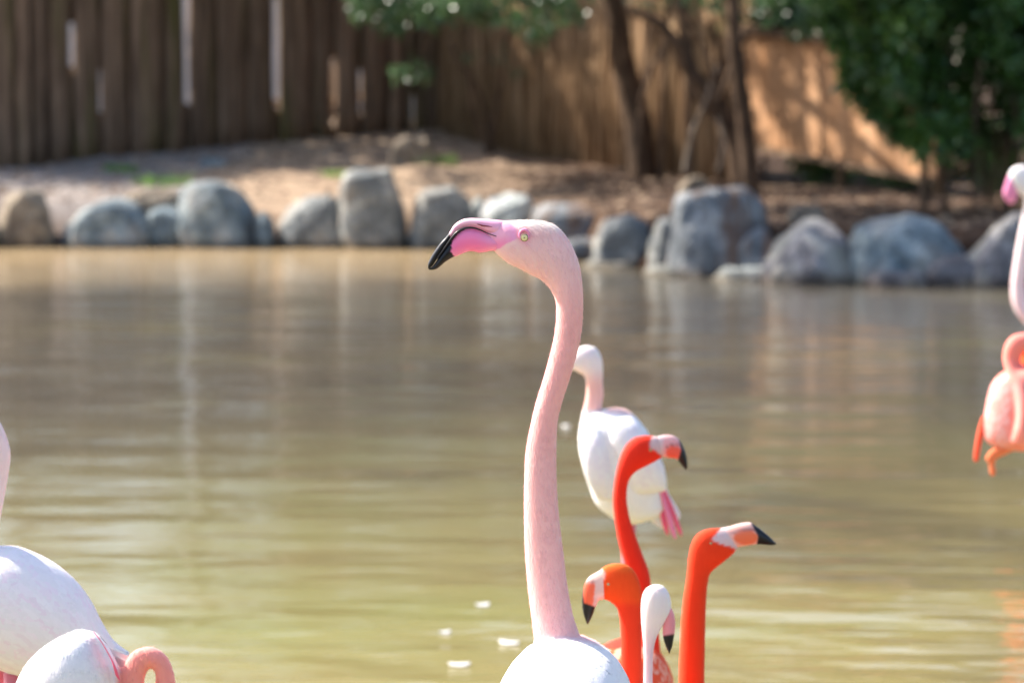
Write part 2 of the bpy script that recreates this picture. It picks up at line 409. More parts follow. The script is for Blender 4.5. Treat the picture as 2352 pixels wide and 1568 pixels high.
# ------------------------------------------------------------------ reed screen and board panel
RA, RB = P(985, 306, 42.3), P(1720, 392, 35.9)
reed = thing('reed_screen', 'tall brown cane screen with sun dapples behind the leaning tree trunk', 'screen fence', (RA.x, RA.y, ground_h(RA.x, RA.y)))
L = (Vector((RB.x, RB.y)) - Vector((RA.x, RA.y))).length; rd = Vector((RB.x-RA.x, RB.y-RA.y, 0)).normalized(); rn = Vector((rd.y, -rd.x, 0))
mb = MB(); k = 0; s = 0; rr0 = random.Random(21)
while s < L:
    r = random.uniform(.008, .0145); c = Vector((RA.x, RA.y, 0)) + rd*s + rn*random.uniform(-.012, .012)
    z0 = ground_h(c.x, c.y) - .05; z1 = z0 + 2.35 + random.uniform(-.12, .12); lx = random.uniform(-.05, .05)
    pts = []
    for i in range(4):
        q = i/3; pts.append(c + rd*(lx*q + .006*random.uniform(-1, 1)) + rn*.012*random.uniform(-1, 1) + Vector((0, 0, z0 + (z1-z0)*q)))
    mb.tube(pts, [r]*4, 5); s += r*1.75
for k in range(150):
    s = rr0.uniform(0, L); c = Vector((RA.x, RA.y, 0)) + rd*s + rn*.03; z0 = ground_h(c.x, c.y); lx = rr0.gauss(0, .16)
    mb.tube([c + Vector((0, 0, z0)), c + rd*lx*.5 + rn*.02 + Vector((0, 0, z0 + 1.2)), c + rd*lx + Vector((0, 0, z0 + rr0.uniform(1.6, 2.5)))], [rr0.uniform(.012, .022)]*3, 5)
o = child('cane', mb.mesh('cane'), M['reed'], reed); o['kind'] = 'stuff'
for zz in (.35, 1.25, 2.05):
    a = Vector((RA.x, RA.y, ground_h(RA.x, RA.y) + zz)) + rn*.025; b = Vector((RB.x, RB.y, ground_h(RB.x, RB.y) + zz)) + rn*.025
    mb = MB(); mb.tube([a, a.lerp(b, .5) + Vector((0, 0, -.02)), b], [.005]*3, 6); child('binding_wire', mb.mesh('binding_wire'), M['rail'], reed)
mb = MB(); mb.box(-.02, .02, 0, 1, 0, 1)
back = MB(); a0, b0 = Vector((RA.x, RA.y, 0)) - rn*.05, Vector((RB.x, RB.y, 0)) - rn*.05
back.v = [(*a0.xy, .7), (*b0.xy, .5), (*b0.xy, 2.8), (*a0.xy, 3.2)]; b1 = [Vector(v) - rn*.02 for v in back.v]
back.v += [tuple(v) for v in b1]; back.f = [(0,1,2,3),(7,6,5,4),(0,4,5,1),(1,5,6,2),(2,6,7,3),(3,7,4,0)]
child('backing_mat', back.mesh('backing_mat'), M['reed'], reed, False)

PTL, PTR = P(1688, 78, 36.0), P(2125, 132, 33.0); PBL, PBR = P(1705, 334, 36.0), P(2150, 418, 33.0)
panel = thing('board_panel', 'low tan board panel raised above the ground left of the dark shrub', 'panel', (PBL.x, PBL.y, ground_h(PBL.x, PBL.y)))
pd = Vector((PBR.x-PBL.x, PBR.y-PBL.y, 0)); pn = Vector((pd.y, -pd.x, 0)).normalized()
nb = 7
for i in range(nb):
    q0, q1 = i/nb + .0015, (i+1)/nb - .0015
    vs = [PBL.lerp(PBR, q0), PBL.lerp(PBR, q1), PTL.lerp(PTR, q1), PTL.lerp(PTR, q0)]
    # keep boards vertical in plan
    vs[3] = Vector((vs[0].x, vs[0].y, vs[3].z)); vs[2] = Vector((vs[1].x, vs[1].y, vs[2].z))
    off = pn*random.uniform(.0, .006)
    mb = MB(); mb.v = [tuple(v + off) for v in vs] + [tuple(v - pn*.02) for v in vs]
    mb.f = [(0,1,2,3),(7,6,5,4),(0,4,5,1),(1,5,6,2),(2,6,7,3),(3,7,4,0)]
    child('board', mb.mesh('board'), M['board'], panel, False)
def rail_between(a, b, hh, th, off):
    mb = MB(); o = pn*off; vs = [a + o, b + o, b + o + Vector((0, 0, hh)), a + o + Vector((0, 0, hh))]
    mb.v = [tuple(v) for v in vs] + [tuple(v + pn*th) for v in vs]
    mb.f = [(0,3,2,1),(4,5,6,7),(0,1,5,4),(1,2,6,5),(2,3,7,6),(3,0,4,7)]; return mb.mesh('rail')
child('bottom_rail', rail_between(PBL + Vector((0,0,-.02)), PBR + Vector((0,0,-.02)), .06, .05, .008), M['rail'], panel, False)
tl, tr_ = Vector((PBL.x, PBL.y, PTL.z)), Vector((PBR.x, PBR.y, PTR.z))
child('top_rail', rail_between(tl, tr_, .09, .06, .0085), M['bark'], panel, False)
for q in (.02, .5, .98):
    p = PBL.lerp(PBR, q) - pn*.07; g = ground_h(p.x, p.y)
    mb = MB(); mb.tube([(p.x, p.y, g-.1), (p.x, p.y, g + 1.0), (p.x, p.y, tl.z + (tr_.z-tl.z)*q + .05)], [.045]*3, 8); child('post', mb.mesh('post'), M['rail'], panel)

# ------------------------------------------------------------------ rocks
def hit(px, py):
    return min(np.arange(29.0, 44, .05), key=lambda Y: abs(P(px, py, Y).z - ground_h(P(px, py, Y).x, Y)))
OUT = {
 0: [(0,560),(3,480),(25,446),(60,434),(100,440),(112,470),(122,520),(124,566)],
 1: [(150,566),(152,512),(190,472),(240,456),(292,455),(312,470),(340,502),(345,566)],
 3: [(343,566),(345,490),(365,475),(400,474),(416,490),(416,566)],
 4: [(412,505),(425,430),(445,416),(500,414),(545,430),(575,470),(588,512),(580,566),(428,566)],
 5: [(588,566),(590,500),(605,488),(625,500),(630,530),(625,566)],
 6: [(650,505),(670,470),(710,450),(760,446),(785,470),(800,520),(795,566),(655,566)],
 7: [(788,440),(800,395),(830,387),(895,387),(906,420),(926,490),(920,566),(796,566),(788,520)],
 8: [(943,566),(955,460),(975,435),(1040,430),(1075,455),(1085,500),(1082,566)],
 10: [(1108,510),(1125,460),(1170,444),(1210,450),(1230,475),(1232,570),(1110,570)],
 11: [(1224,600),(1228,480),(1260,468),(1330,470),(1365,488),(1378,520),(1376,600)],
 12: [(1360,608),(1370,535),(1400,500),(1440,490),(1485,505),(1512,540),(1514,608)],
 13: [(1486,616),(1500,545),(1530,527),(1558,540),(1568,616)],
 14: [(1546,636),(1553,505),(1570,446),(1640,429),(1710,433),(1745,465),(1766,520),(1770,636)],
 15: [(1736,668),(1760,600),(1800,536),(1850,503),(1886,500),(1930,530),(1962,590),(2005,640),(2014,668)],
 16: [(1963,570),(1985,515),(2040,494),(2100,490),(2150,505),(2196,560),(2206,610),(2190,650),(1980,650)],
 17: [(2210,672),(2222,600),(2265,560),(2300,510),(2340,490),(2430,490),(2440,672)]}
def rock_mesh(w, d, h, seed, blocky=.5, outline=None):
    bm = bmesh.new(); r = random.Random(seed)
    if outline:
        xs = [p[0] for p in outline]; ys = [p[1] for p in outline]
        sil = [((p[0]-min(xs))/(max(xs)-min(xs)) - .5, (max(ys)-p[1])/(max(ys)-min(ys))) for p in outline]
    else:
        sil = []
        for k in range(11):
            q = math.pi*k/10; e = 1 - .6*blocky; sil.append((-.5*math.copysign(abs(math.cos(q))**e, math.cos(q))*r.uniform(.9, 1), abs(math.sin(q))**e*r.uniform(.86, 1)))
    for (u, v) in sil:
        bm.verts.new((u, r.uniform(-.16, .16), v))
        for yy, kk in ((-.36, .80), (-.47, .50), (.36, .8), (.47, .5)):
            k2 = kk*r.uniform(.86, 1.12); bm.verts.new((u*min(1, k2), yy*r.uniform(.85, 1.05), v*min(1, k2*1.12) if v > .1 else v))
    res = bmesh.ops.convex_hull(bm, input=bm.verts)
    bmesh.ops.delete(bm, geom=list({g for g in res['geom_interior'] if isinstance(g, bmesh.types.BMVert)}), context='VERTS')
    bmesh.ops.dissolve_limit(bm, angle_limit=.22, verts=bm.verts, edges=bm.edges)
    for v in bm.verts: v.co = Vector((v.co.x*w, v.co.y*d, v.co.z*h))
    bmesh.ops.bevel(bm, geom=list(bm.edges), offset=.03*min(w, d, h), segments=2, profile=.6, affect='EDGES', clamp_overlap=True)
    bmesh.ops.triangulate(bm, faces=bm.faces)
    for it in range(4):
        lg = [e for e in bm.edges if e.calc_length() > .085]
        if not lg: break
        bmesh.ops.subdivide_edges(bm, edges=lg, cuts=1); bmesh.ops.triangulate(bm, faces=[f for f in bm.faces if len(f.verts) > 3])
    bmesh.ops.smooth_vert(bm, verts=bm.verts, factor=.5, use_axis_x=True, use_axis_y=True, use_axis_z=True)
    bm.normal_update()
    for v in bm.verts:
        nn = v.co + Vector((seed*1.7, 0, 0))
        v.co += v.normal*(.035*mnoise.noise(nn*3) + .018*mnoise.noise(nn*8) - .02*max(0, mnoise.noise(nn*5 + Vector((9, 9, 9)))))
    xs = [v.co.x for v in bm.verts]; zs = [v.co.z for v in bm.verts]
    for v in bm.verts:
        v.co.x = ((v.co.x - min(xs))/(max(xs)-min(xs)) - .5)*w; v.co.z = (v.co.z - min(zs))/(max(zs)-min(zs))*h
    bmesh.ops.recalc_face_normals(bm, faces=bm.faces)
    me = bpy.data.meshes.new('boulder'); bm.to_mesh(me); bm.free(); return me
# px0, px1, top y, base y, extra depth, material, label
ROCKS = [
 (-4, 122, 434, 566, 34.3, 'rock_tan', 'tan boulder with pale sunlit crown at the far left end of the shoreline', .5),
 (150, 345, 455, 569, 34.3, 'rock_blue', 'wide low blue grey boulder in front of the flat tan slab', .4),
 (285, 418, 431, 475, 35.0, 'rock_tan', 'flat tan slab of stone lying behind the wide low boulder', .7),
 (343, 416, 474, 569, 34.2, 'rock_blue', 'small upright blue grey stone between two bigger boulders at the left waterline', .6),
 (412, 588, 414, 569, 34.25, 'rock_blue', 'large smooth blue boulder with a pale left edge, left shoreline', .55),
 (585, 630, 486, 569, 34.1, 'rock_blue', 'narrow little blue stone right of the large smooth blue boulder', .5),
 (646, 800, 446, 569, 34.3, 'rock_grey', 'rounded grey boulder just left of the tallest upright boulder', .45),
 (785, 928, 385, 569, 34.1, 'rock_grey', 'tallest upright grey boulder with a flat top on the left shoreline', .9),
 (940, 1085, 428, 569, 34.0, 'rock_grey', 'grey boulder with a pale streak behind the tip of the pink bill', .6),
 (1080, 1116, 452, 500, 34.6, 'rock_white', 'small pale stone left of the whitish rounded boulder', .4),
 (1106, 1232, 443, 570, 33.9, 'rock_white', 'whitish rounded boulder right behind the tall flamingo head', .3),
 (1222, 1376, 466, 600, 32.6, 'rock_streak', 'taupe streaked stone just behind the nape of the tall flamingo', .7),
 (1362, 1512, 490, 608, 31.2, 'rock_grey', 'rounded dark grey boulder right of the tall flamingo neck', .35),
 (1486, 1566, 526, 616, 30.2, 'rock_grey', 'small grey stone tucked left of the brown streaked boulder', .5),
 (1546, 1765, 428, 636, 29.8, 'rock_streak', 'biggest boulder with a blue cap and brown streaks down its face', .8),
 (1738, 2010, 500, 668, 28.3, 'rock_purple', 'mauve sloping boulder with a pale patch on top', .3),
 (1962, 2206, 490, 650, 28.3, 'rock_blue', 'smooth round blue boulder right of the mauve one', .15),
 (2205, 2430, 486, 672, 27.7, 'rock_purple', 'mauve grey boulder at the right frame edge behind the far pink flamingo', .4),
 (2120, 2260, 580, 672, 27.4, 'rock_purple', 'low mauve stone at the waterline in front of the round blue boulder', .3),
 (1395, 1480, 560, 622, 30.9, 'rock_purple', 'low mauve stone under the dark grey boulder right of the tall neck', .6),
 (1290, 1400, 545, 604, 32.0, 'rock_streak', 'low streaked stone at the waterline just right of the tall neck', .7),
 (1700, 1790, 520, 650, 29.0, 'rock_streak', 'streaked stone wedged between the biggest boulder and the mauve one', .6),
 (1500, 1600, 500, 560, 30.6, 'rock_grey', 'grey stone behind the small grey one left of the biggest boulder', .6),
 (1890, 1990, 560, 668, 27.9, 'rock_purple', 'mauve stone between the sloping boulder and the round blue boulder', .6),
 (-190, -20, 440, 566, 34.3, 'rock_grey', 'grey boulder beyond the left frame edge', .5),
 (892, 1004, 306, 372, 38.2, 'rock_tan', 'tan boulder on the bank beside the bright green grass tuft', .3),
 (1240, 1345, 318, 352, 38.4, 'rock_tan', 'half buried brown stone at the foot of the cane screen', .2),
 (1560, 1640, 404, 450, 32.8, 'rock_tan', 'small brown stone on the mulch behind the biggest boulder', .3),
 (1800, 1890, 470, 540, 29.6, 'rock_tan', 'brown stone in the shade behind the mauve sloping boulder', .3),
 (455, 520, 362, 378, 36.0, 'rock_blue', 'little bluish stone lying on the left gravel bank', .3),
]
for i, (x0, x1, yt, yb, Y, mat, lab, blk) in enumerate(ROCKS):
    if yb < 540: Y = hit((x0+x1)/2, yb)
    if yb >= 560 and x0 > 1200:
        lag = Y - shore((x0+x1)/2*Y/F - 1176*Y/F)
        for _ in range(6): Y = shore(((x0+x1)/2 - 1176)/F*Y) + (.12 if lag > .0 else -.12)
    A = P((x0+x1)/2, yt, Y); B = P((x0+x1)/2, yb, Y); w = (x1-x0)*Y/F*(1.12 if x0 < 1200 else 1.16)
    g = min(B.z, ground_h(A.x, Y)) if yb < 560 else min(B.z, -.05)
    z0 = g - .12
    me = rock_mesh(w, max(.4, w*.9) if yb > 560 else w*.8, A.z - z0, 100 + i, blk, OUT.get(i))
    o = bpy.data.objects.new('boulder', me); COL.objects.link(o); me.materials.append(M[mat]); smooth(me)
    o.location = (A.x, Y, z0); tag(o, lab, 'rock', 'boulders along the pond edge' if yb > 560 else None)
# pale stone ledges at the waterline
LED = [(1340, 1470, 612, 31.0, 'pale flat ledge stone at the waterline below the dark grey boulder'),
       (1480, 1640, 632, 29.5, 'pale flat ledge stone at the waterline below the streaked boulder'),
       (1640, 1790, 648, 28.7, 'long pale ledge stone at the waterline left of the mauve boulder'),
       (1990, 2130, 655, 27.9, 'low mauve ledge stone at the waterline under the round blue boulder')]
for i, (x0, x1, yb, Y, lab) in enumerate(LED):
    for _ in range(6): Y = shore(((x0+x1)/2 - 1176)/F*Y) - .42
    B = P((x0+x1)/2, yb, Y); w = (x1-x0)*Y/F*1.1
    me = rock_mesh(w, .55, .23 + .02*i, 300+i, .8); o = bpy.data.objects.new('ledge_stone', me); COL.objects.link(o)
    me.materials.append(M['rock_white' if i < 3 else 'rock_purple']); smooth(me); o.location = (B.x, Y, -.16); tag(o, lab, 'rock', 'ledge stones at the waterline')

# ------------------------------------------------------------------ vegetation
def leaf_cloud(centers, n_each, spread, size, mat_dir=None, droop=.4, rs=None, flat=1.0):
    """one mesh of many folded leaves; centers: list of (Vector, radius)"""
    r = rs or rng; V = []; Fc = []; b = 0
    for c, rad in centers:
        nn = max(1, int(n_each*(rad/spread)**2))
        for _ in range(nn):
            d = r.normal(size=3); d /= np.linalg.norm(d); d *= rad*(r.random()**.45)
            d[2] *= flat
            p = np.array(c) + d
            a = r.normal(size=3); a[2] -= droop; a /= np.linalg.norm(a)
            s = np.cross(a, r.normal(size=3)); s /= (np.linalg.norm(s) + 1e-6); nrm_ = np.cross(a, s)
            l = size*r.uniform(.7, 1.35); w = l*.24
            V += [p, p + a*l*.5 + s*w, p + a*l, p + a*l*.5 - s*w, p + a*l*.5 - nrm_*w*.35]
            Fc += [(b, b+1, b+4), (b+1, b+2, b+4), (b+2, b+3, b+4), (b+3, b, b+4)]; b += 5
    me = bpy.data.meshes.new('crown'); me.from_pydata([tuple(v) for v in V], [], Fc); return me
def branchy(mb, pts, r0, r1, n=8, sub=14):
    p = catmull([tuple(q) for q in pts], sub); p = [Vector(q) + Vector((random.uniform(-1,1), random.uniform(-1,1), random.uniform(-1,1)))*r0*.10 for q in p]
    mb.tube(p, [r0 + (r1-r0)*i/(sub-1) for i in range(sub)], n)

def on_plane(c, A, B, z0, z1, pad):
    """does the shadow of a clump at c fall on the upright panel A-B?"""
    d = Vector((B.x-A.x, B.y-A.y, 0)); L_ = d.length; d.normalize(); n_ = Vector((d.y, -d.x, 0)); den = SUN.dot(n_)
    k = (Vector(c) - Vector((A.x, A.y, 0))).dot(n_)/den; h_ = Vector(c) - SUN*k
    q = (h_ - Vector((A.x, A.y, 0))).dot(d)
    return k > 0 and -pad < q < L_ + pad and z0 - pad < h_.z < z1 + pad
def clear(cl_):
    return [c for c in cl_ if not on_plane(c[0], PBL, PBR, .8, 2.1, .35) and not on_plane(c[0], RA, RB, .8, 2.6, .2)]
def dapple(A, B, spots, dist):  # places unseen leaf clumps up the sun ray to shade chosen spots
    out = []
    for q, z, r_ in spots:
        p = Vector((A.x + (B.x-A.x)*q, A.y + (B.y-A.y)*q, z)); k = max(dist, (2.75 - z)/SUN.z)
        out.append((p + SUN*k, r_))
    return out
# leaning tree in front of the cane screen
def gp(px, py, Y):
    p = P(px, py, Y); return p
tree = thing('leaning_tree', 'leaning brown trunk in front of the cane screen, its leafy crown overhead', 'tree', (P(1480, 380, 37.0).x, 37.0, ground_h(P(1480, 380, 37).x, 37.0)))
mb = MB(); b = P(1482, 385, 37.0); b.z = ground_h(b.x, 37.0) - .1
branchy(mb, [b, P(1472, 330, 37), P(1448, 220, 37), P(1425, 110, 37), P(1408, 0, 37), P(1395, -110, 37.1), P(1350, -300, 37.3)], .175, .09)
branchy(mb, [P(1398, -90, 37.1), P(1250, -150, 37), P(1050, -60, 36.6), P(930, 10, 36.4)], .05, .012, 6)
branchy(mb, [P(1050, -60, 36.6), P(1000, 60, 36.5), P(945, 160, 36.4)], .014, .006, 5)
branchy(mb, [P(1380, -180, 37.2), P(1600, -260, 37), P(1800, -200, 36.5)], .05, .012, 6)
branchy(mb, [P(1385, -160, 37.1), (.6, 35.2, 4.0), (.1, 33, 4.5), (-.6, 31.0, 4.8)], .07, .02, 6)
child('trunk', mb.mesh('trunk'), M['bark'], tree)
cl = []
rr = random.Random(5)
for _ in range(58):
    a = rr.uniform(0, 2*math.pi); q = math.sqrt(rr.random())
    c = Vector((-.7 + 3.5*q*math.cos(a), 38.3 + 3.2*q*math.sin(a), 3.7 + rr.uniform(-.5, 1.5)*(1.1-q)))
    cl.append((c, rr.uniform(.28, .5)))
for px, py, rad in [(830, -5, .16), (870, 18, .17), (925, 30, .16), (900, 60, .12), (975, 22, .18), (1035, 12, .17), (1090, 28, .15), (1140, 40, .14), (1190, 45, .15), (1245, 55, .15), (1290, 15, .14), (850, -30, .2), (960, -30, .2), (1080, -30, .2), (1200, -25, .2), (1230, 80, .09), (1320, 40, .1), (1380, 10, .12), (820, 30, .1), (1000, 45, .12), (1060, -5, .2), (1150, 0, .2), (1260, 0, .2), (900, -5, .2), (1450, 0, .14), (1520, -5, .16), (1590, 5, .13), (1640, 20, .12)]:
    cl.append((P(px, py, 36.4 + rr.uniform(-.4, .4)), rad*1.35))
for _ in range(80):  # overhead clumps out of view, put in to shade the right bank
    a = rr.uniform(0, 2*math.pi); q = math.sqrt(rr.random())
    cl.append((Vector((-.4 + 2.5*q*math.cos(a), 31.9 + 2.3*q*math.sin(a), 4.7 + rr.uniform(-.5, .7))), rr.uniform(.26, .46)))
for _ in range(60): cl.append((Vector((rr.uniform(2.0, 4.8), rr.uniform(27.4, 31.0), rr.uniform(.3, .9))) + SUN*rr.uniform(5.6, 6.8), rr.uniform(.2, .36)))  # unseen clumps added along the sun ray to shade the right boulders
cl = clear(cl)
cl.append((P(915, 165, 36.4), .12)); cl.append((P(960, 162, 36.4), .14)); cl.append((P(985, 172, 36.4), .08))
o = child('crown', leaf_cloud(cl, 230, .35, .10, droop=.3, flat=.7), M['leaf_mid'], tree); o['kind'] = 'stuff'
sp = [(rr.uniform(.0, 1), rr.uniform(.7, 2.5), rr.uniform(.16, .30)) for _ in range(34)] + [(rr.uniform(.0, .35), rr.uniform(.8, 2.5), .36) for _ in range(12)]
o = child('shade_leaf_clumps', leaf_cloud(dapple(RA, RB, sp, 3.2), 560, .35, .10, droop=.3), M['leaf_mid'], tree); o['kind'] = 'stuff'  # added clumps above the view, only to cast dapples on the cane screen

tree2 = thing('slim_tree', 'slim brown trunk standing left of the tan board panel', 'tree', (P(1722, 430, 33.6).x, 33.6, ground_h(P(1722, 430, 33.6).x, 33.6)))
mb = MB(); b = P(1728, 440, 33.6); b.z = ground_h(b.x, 33.6) - .1
branchy(mb, [b, P(1722, 400, 33.6), P(1708, 250, 33.6), P(1690, 120, 33.6), P(1682, 0, 33.6), P(1670, -200, 33.8)], .105, .06)
branchy(mb, [P(1690, 120, 33.6), P(1650, 230, 33.7), P(1625, 120, 33.9), P(1560, 20, 34.0), P(1530, -60, 34)], .03, .02, 6)
child('trunk', mb.mesh('trunk'), M['bark'], tree2)
cl = []
for _ in range(30):
    a = rr.uniform(0, 2*math.pi); q = math.sqrt(rr.random())
    cl.append((Vector((2.0 + 1.7*q*math.cos(a), 35.2 + 1.5*q*math.sin(a), 3.4 + rr.uniform(-.4, .9))), rr.uniform(.2, .4)))
cl = clear(cl)
for px, py in [(1690, 5), (1740, 12), (1800, 20), (1850, 30), (1640, 0), (1900, 40), (1780, -10), (1870, -10), (1700, 40), (1760, 40), (1830, 62)]:
    cl.append((P(px, py, 33.7), .13))
o = child('crown', leaf_cloud(cl, 260, .35, .09, droop=.3), M['leaf_mid'], tree2); o['kind'] = 'stuff'
sp = [(.05, 1.2, .2), (.10, 1.7, .2), (.17, 2.0, .22), (.2, 1.45, .17), (.27, 1.9, .16), (.30, 1.15, .2), (.40, 2.05, .2), (.46, 1.55, .15), (.52, 2.0, .15), (.56, 1.1, .15), (.62, 1.65, .15), (.70, 2.0, .18), (.74, 1.2, .13), (.80, 1.6, .14), (.88, 1.9, .17), (.92, 1.1, .15)]
o = child('shade_leaf_clumps', leaf_cloud(dapple(PBL, PBR, sp, 2.6), 560, .35, .09, droop=.3), M['leaf_mid'], tree2); o['kind'] = 'stuff'  # added out-of-view clumps that throw streaks of shade on the panel

tree3 = thing('forked_tree', 'thin dark forked stems crossing the cane screen between the two trunks', 'tree', (P(1640, 420, 35).x, 35, ground_h(P(1640, 420, 35).x, 35)))
mb = MB(); b = P(1702, 410, 35); b.z = ground_h(b.x, 35) - .1
branchy(mb, [b, P(1690, 330, 35), P(1640, 240, 35), P(1590, 170, 35), P(1545, 90, 35), P(1500, 45, 35), P(1440, 20, 35.2)], .12, .04, 7)
branchy(mb, [P(1590, 170, 35), P(1570, 60, 35), P(1545, -40, 35.1), P(1530, -200, 35.2)], .06, .03, 7)
for pts in ([P(1660, 280, 35), P(1600, 230, 34.9), P(1570, 130, 34.9), P(1580, 20, 35)], [P(1690, 340, 35), P(1650, 180, 34.9), P(1640, 60, 34.9), P(1600, -40, 35)], [P(1620, 220, 35), P(1660, 140, 34.8), P(1740, 60, 34.7), P(1790, 10, 34.6)], [P(1545, 90, 35), P(1500, 150, 34.9), P(1470, 240, 34.8)]):
    branchy(mb, pts, .035, .014, 6)
child('trunk', mb.mesh('trunk'), M['bark'], tree3)
cl = [(P(1480 + rr.uniform(-120, 140), -10 + rr.uniform(-160, 25), 35 + rr.uniform(-.6, .6)), rr.uniform(.08, .2)) for _ in range(16)]
o = child('crown', leaf_cloud(cl, 150, .35, .09), M['leaf_mid'], tree3); o['kind'] = 'stuff'
for i, (pts, r0, lab) in enumerate([([P(1572, 400, 34.6), P(1590, 310, 34.5), P(1618, 240, 34.4), P(1650, 150, 34.4)], .03, 'pale sunlit dead branch leaning across the thin forked stems'),
                     ([P(1650, 395, 34.2), P(1662, 330, 34.2), P(1650, 270, 34.3)], .02, 'short pale twig upright beside the slim trunk')]):
    mb = MB(); branchy(mb, pts, r0, r0*.5, 6); pts[0].z = pts[0].z
    solo('dead_branch', mb.mesh('dead_branch'), M['twig'], lab, 'branch', tuple(pts[0]))
sp_ = thing('slender_sapling', 'cluster of slender brown stems between the forked stems and the slim trunk', 'sapling', (1.95, 35.4, ground_h(1.95, 35.4)))
for (x, y, lean, r0) in ((1.55, 35.6, .10, .035), (1.86, 35.3, -.12, .045), (2.12, 35.1, .16, .03), (2.3, 35.3, -.05, .04), (1.3, 35.9, .25, .03)):
    mb = MB(); g = ground_h(x, y); branchy(mb, [(x, y, g - .1), (x + lean*.4, y, g + 1.2), (x + lean, y + .05, g + 2.4), (x + lean*1.8, y + .1, g + 4.0)], r0, r0*.55, 6)
    child('stem', mb.mesh('stem'), M['bark'], sp_)
# thin stems by the corner of the screen
st = thing('bare_sapling', 'bare leaning sapling stems in the shaded corner of the cane screen', 'sapling', (P(1130, 305, 40).x, 40, ground_h(P(1130, 305, 40).x, 40)))
mb = MB()
for pts in ([P(1135, 320, 40), P(1105, 220, 40), P(1060, 150, 40), P(1030, 90, 40.1)], [P(1120, 310, 39.8), P(1150, 200, 39.8), P(1165, 60, 39.8)], [P(1125, 300, 39.9), P(1085, 230, 39.9), P(1075, 60, 40)]):
    pts[0].z = ground_h(pts[0].x, pts[0].y) - .05; branchy(mb, pts, .035, .018, 6)
child('stem', mb.mesh('stem'), M['bark'], st)
cl = [(P(1150, 130, 39.7), .12), (P(1080, 130, 39.7), .1), (P(1190, 160, 39.7), .1), (P(1220, 110, 39.7), .1)]
o = child('foliage', leaf_cloud(cl, 120, .3, .07), M['leaf_mid'], st); o['kind'] = 'stuff'

# dark shrub on the right
sh = thing('dense_shrub', 'large dark green shrub with bare lower stems behind the right boulders', 'shrub', (P(2230, 520, 30.6).x, 30.6, ground_h(P(2230, 520, 30.6).x, 30.6)))
cl = []
for _ in range(430):
    px = rr.uniform(1850, 2600); py = rr.uniform(-420, 322)
    lim = np.interp(py, [-420, -50, 40, 120, 200, 280, 340, 365], [1800, 1850, 1905, 1950, 1985, 2070, 2120, 2150])
    if px < lim: continue
    cl.append((P(px, py, 30.4 + rr.uniform(-.8, 1.1)), rr.uniform(.12, .26)))
for _ in range(40):
    py = rr.uniform(0, 325); px = np.interp(py, [0, 120, 200, 280, 365], [1880, 1945, 1970, 2055, 2120]) + rr.gauss(0, 22); cl.append((P(px, py, 30.2), rr.uniform(.05, .11)))
for px, py in [(1955, 150), (1985, 215), (2000, 240), (2060, 270), (2080, 300), (2100, 310), (1930, 110)]: cl.append((P(px, py, 30.2), .09))
o = child('foliage', leaf_cloud(cl, 170, .22, .095, droop=.9), M['leaf_dark'], sh); o['kind'] = 'stuff'
for i in range(26):
    px = rr.uniform(2105, 2560); Y = 30.4 + rr.uniform(-.4, .7); b = P(px, 540, Y); b.z = ground_h(b.x, Y) - .1
    mb = MB(); branchy(mb, [b, P(px + rr.uniform(-6, 6), 430, Y), P(px + rr.uniform(-14, 14), 300, Y), P(px + rr.uniform(-25, 25), 120, Y)], rr.uniform(.02, .038), .012, 6, 8)
    child('stem', mb.mesh('stem'), M['bark'], sh)

# trees beyond the fence: they fill the reflection and shade the bank
BT = [(-24, 57, 15, 4.4), (-17, 59, 15.5, 4.4), (-11, 57, 15, 4.2), (-5.5, 59, 16, 4.4), (0, 57, 15, 4.2), (5.5, 58, 16, 4.4), (11, 57, 15.5, 4.4), (17, 56, 15, 4.4), (-13.5, 45.5, 7.2, 2.6), (-9.4, 40.6, 5.4, 2.4), (-6.8, 47, 8.0, 2.6), (-2.5, 49, 8.5, 2.8), (1.5, 47.5, 7.5, 2.6), (5.6, 45, 8.0, 2.8), (9.5, 42, 8, 3), (-18, 50, 9, 3.2), (14, 44, 8.5, 3.2), (7.2, 36, 6.5, 2.2)]
blab = ['tall back row tree beyond the fence, farthest left', 'tall back row tree beyond the fence, second from left', 'tall back row tree beyond the fence, third from left', 'tall back row tree beyond the fence, fourth from left', 'tall back row tree beyond the screen, fourth from right', 'tall back row tree beyond the panel, third from right', 'tall back row tree beyond the shrub, second from right', 'tall back row tree beyond the shrub, farthest right', 'broad olive tree behind the left end of the wooden fence', 'smallest olive tree just behind the wooden fence', 'tall olive tree behind the middle of the wooden fence', 'olive tree behind the corner where fence meets screen', 'olive tree behind the cane screen', 'tall olive tree behind the board panel', 'olive tree far behind the dark shrub', 'wide olive tree at far left beyond the fence', 'wide olive tree at far right beyond the panel', 'lower olive tree right of the dark shrub']
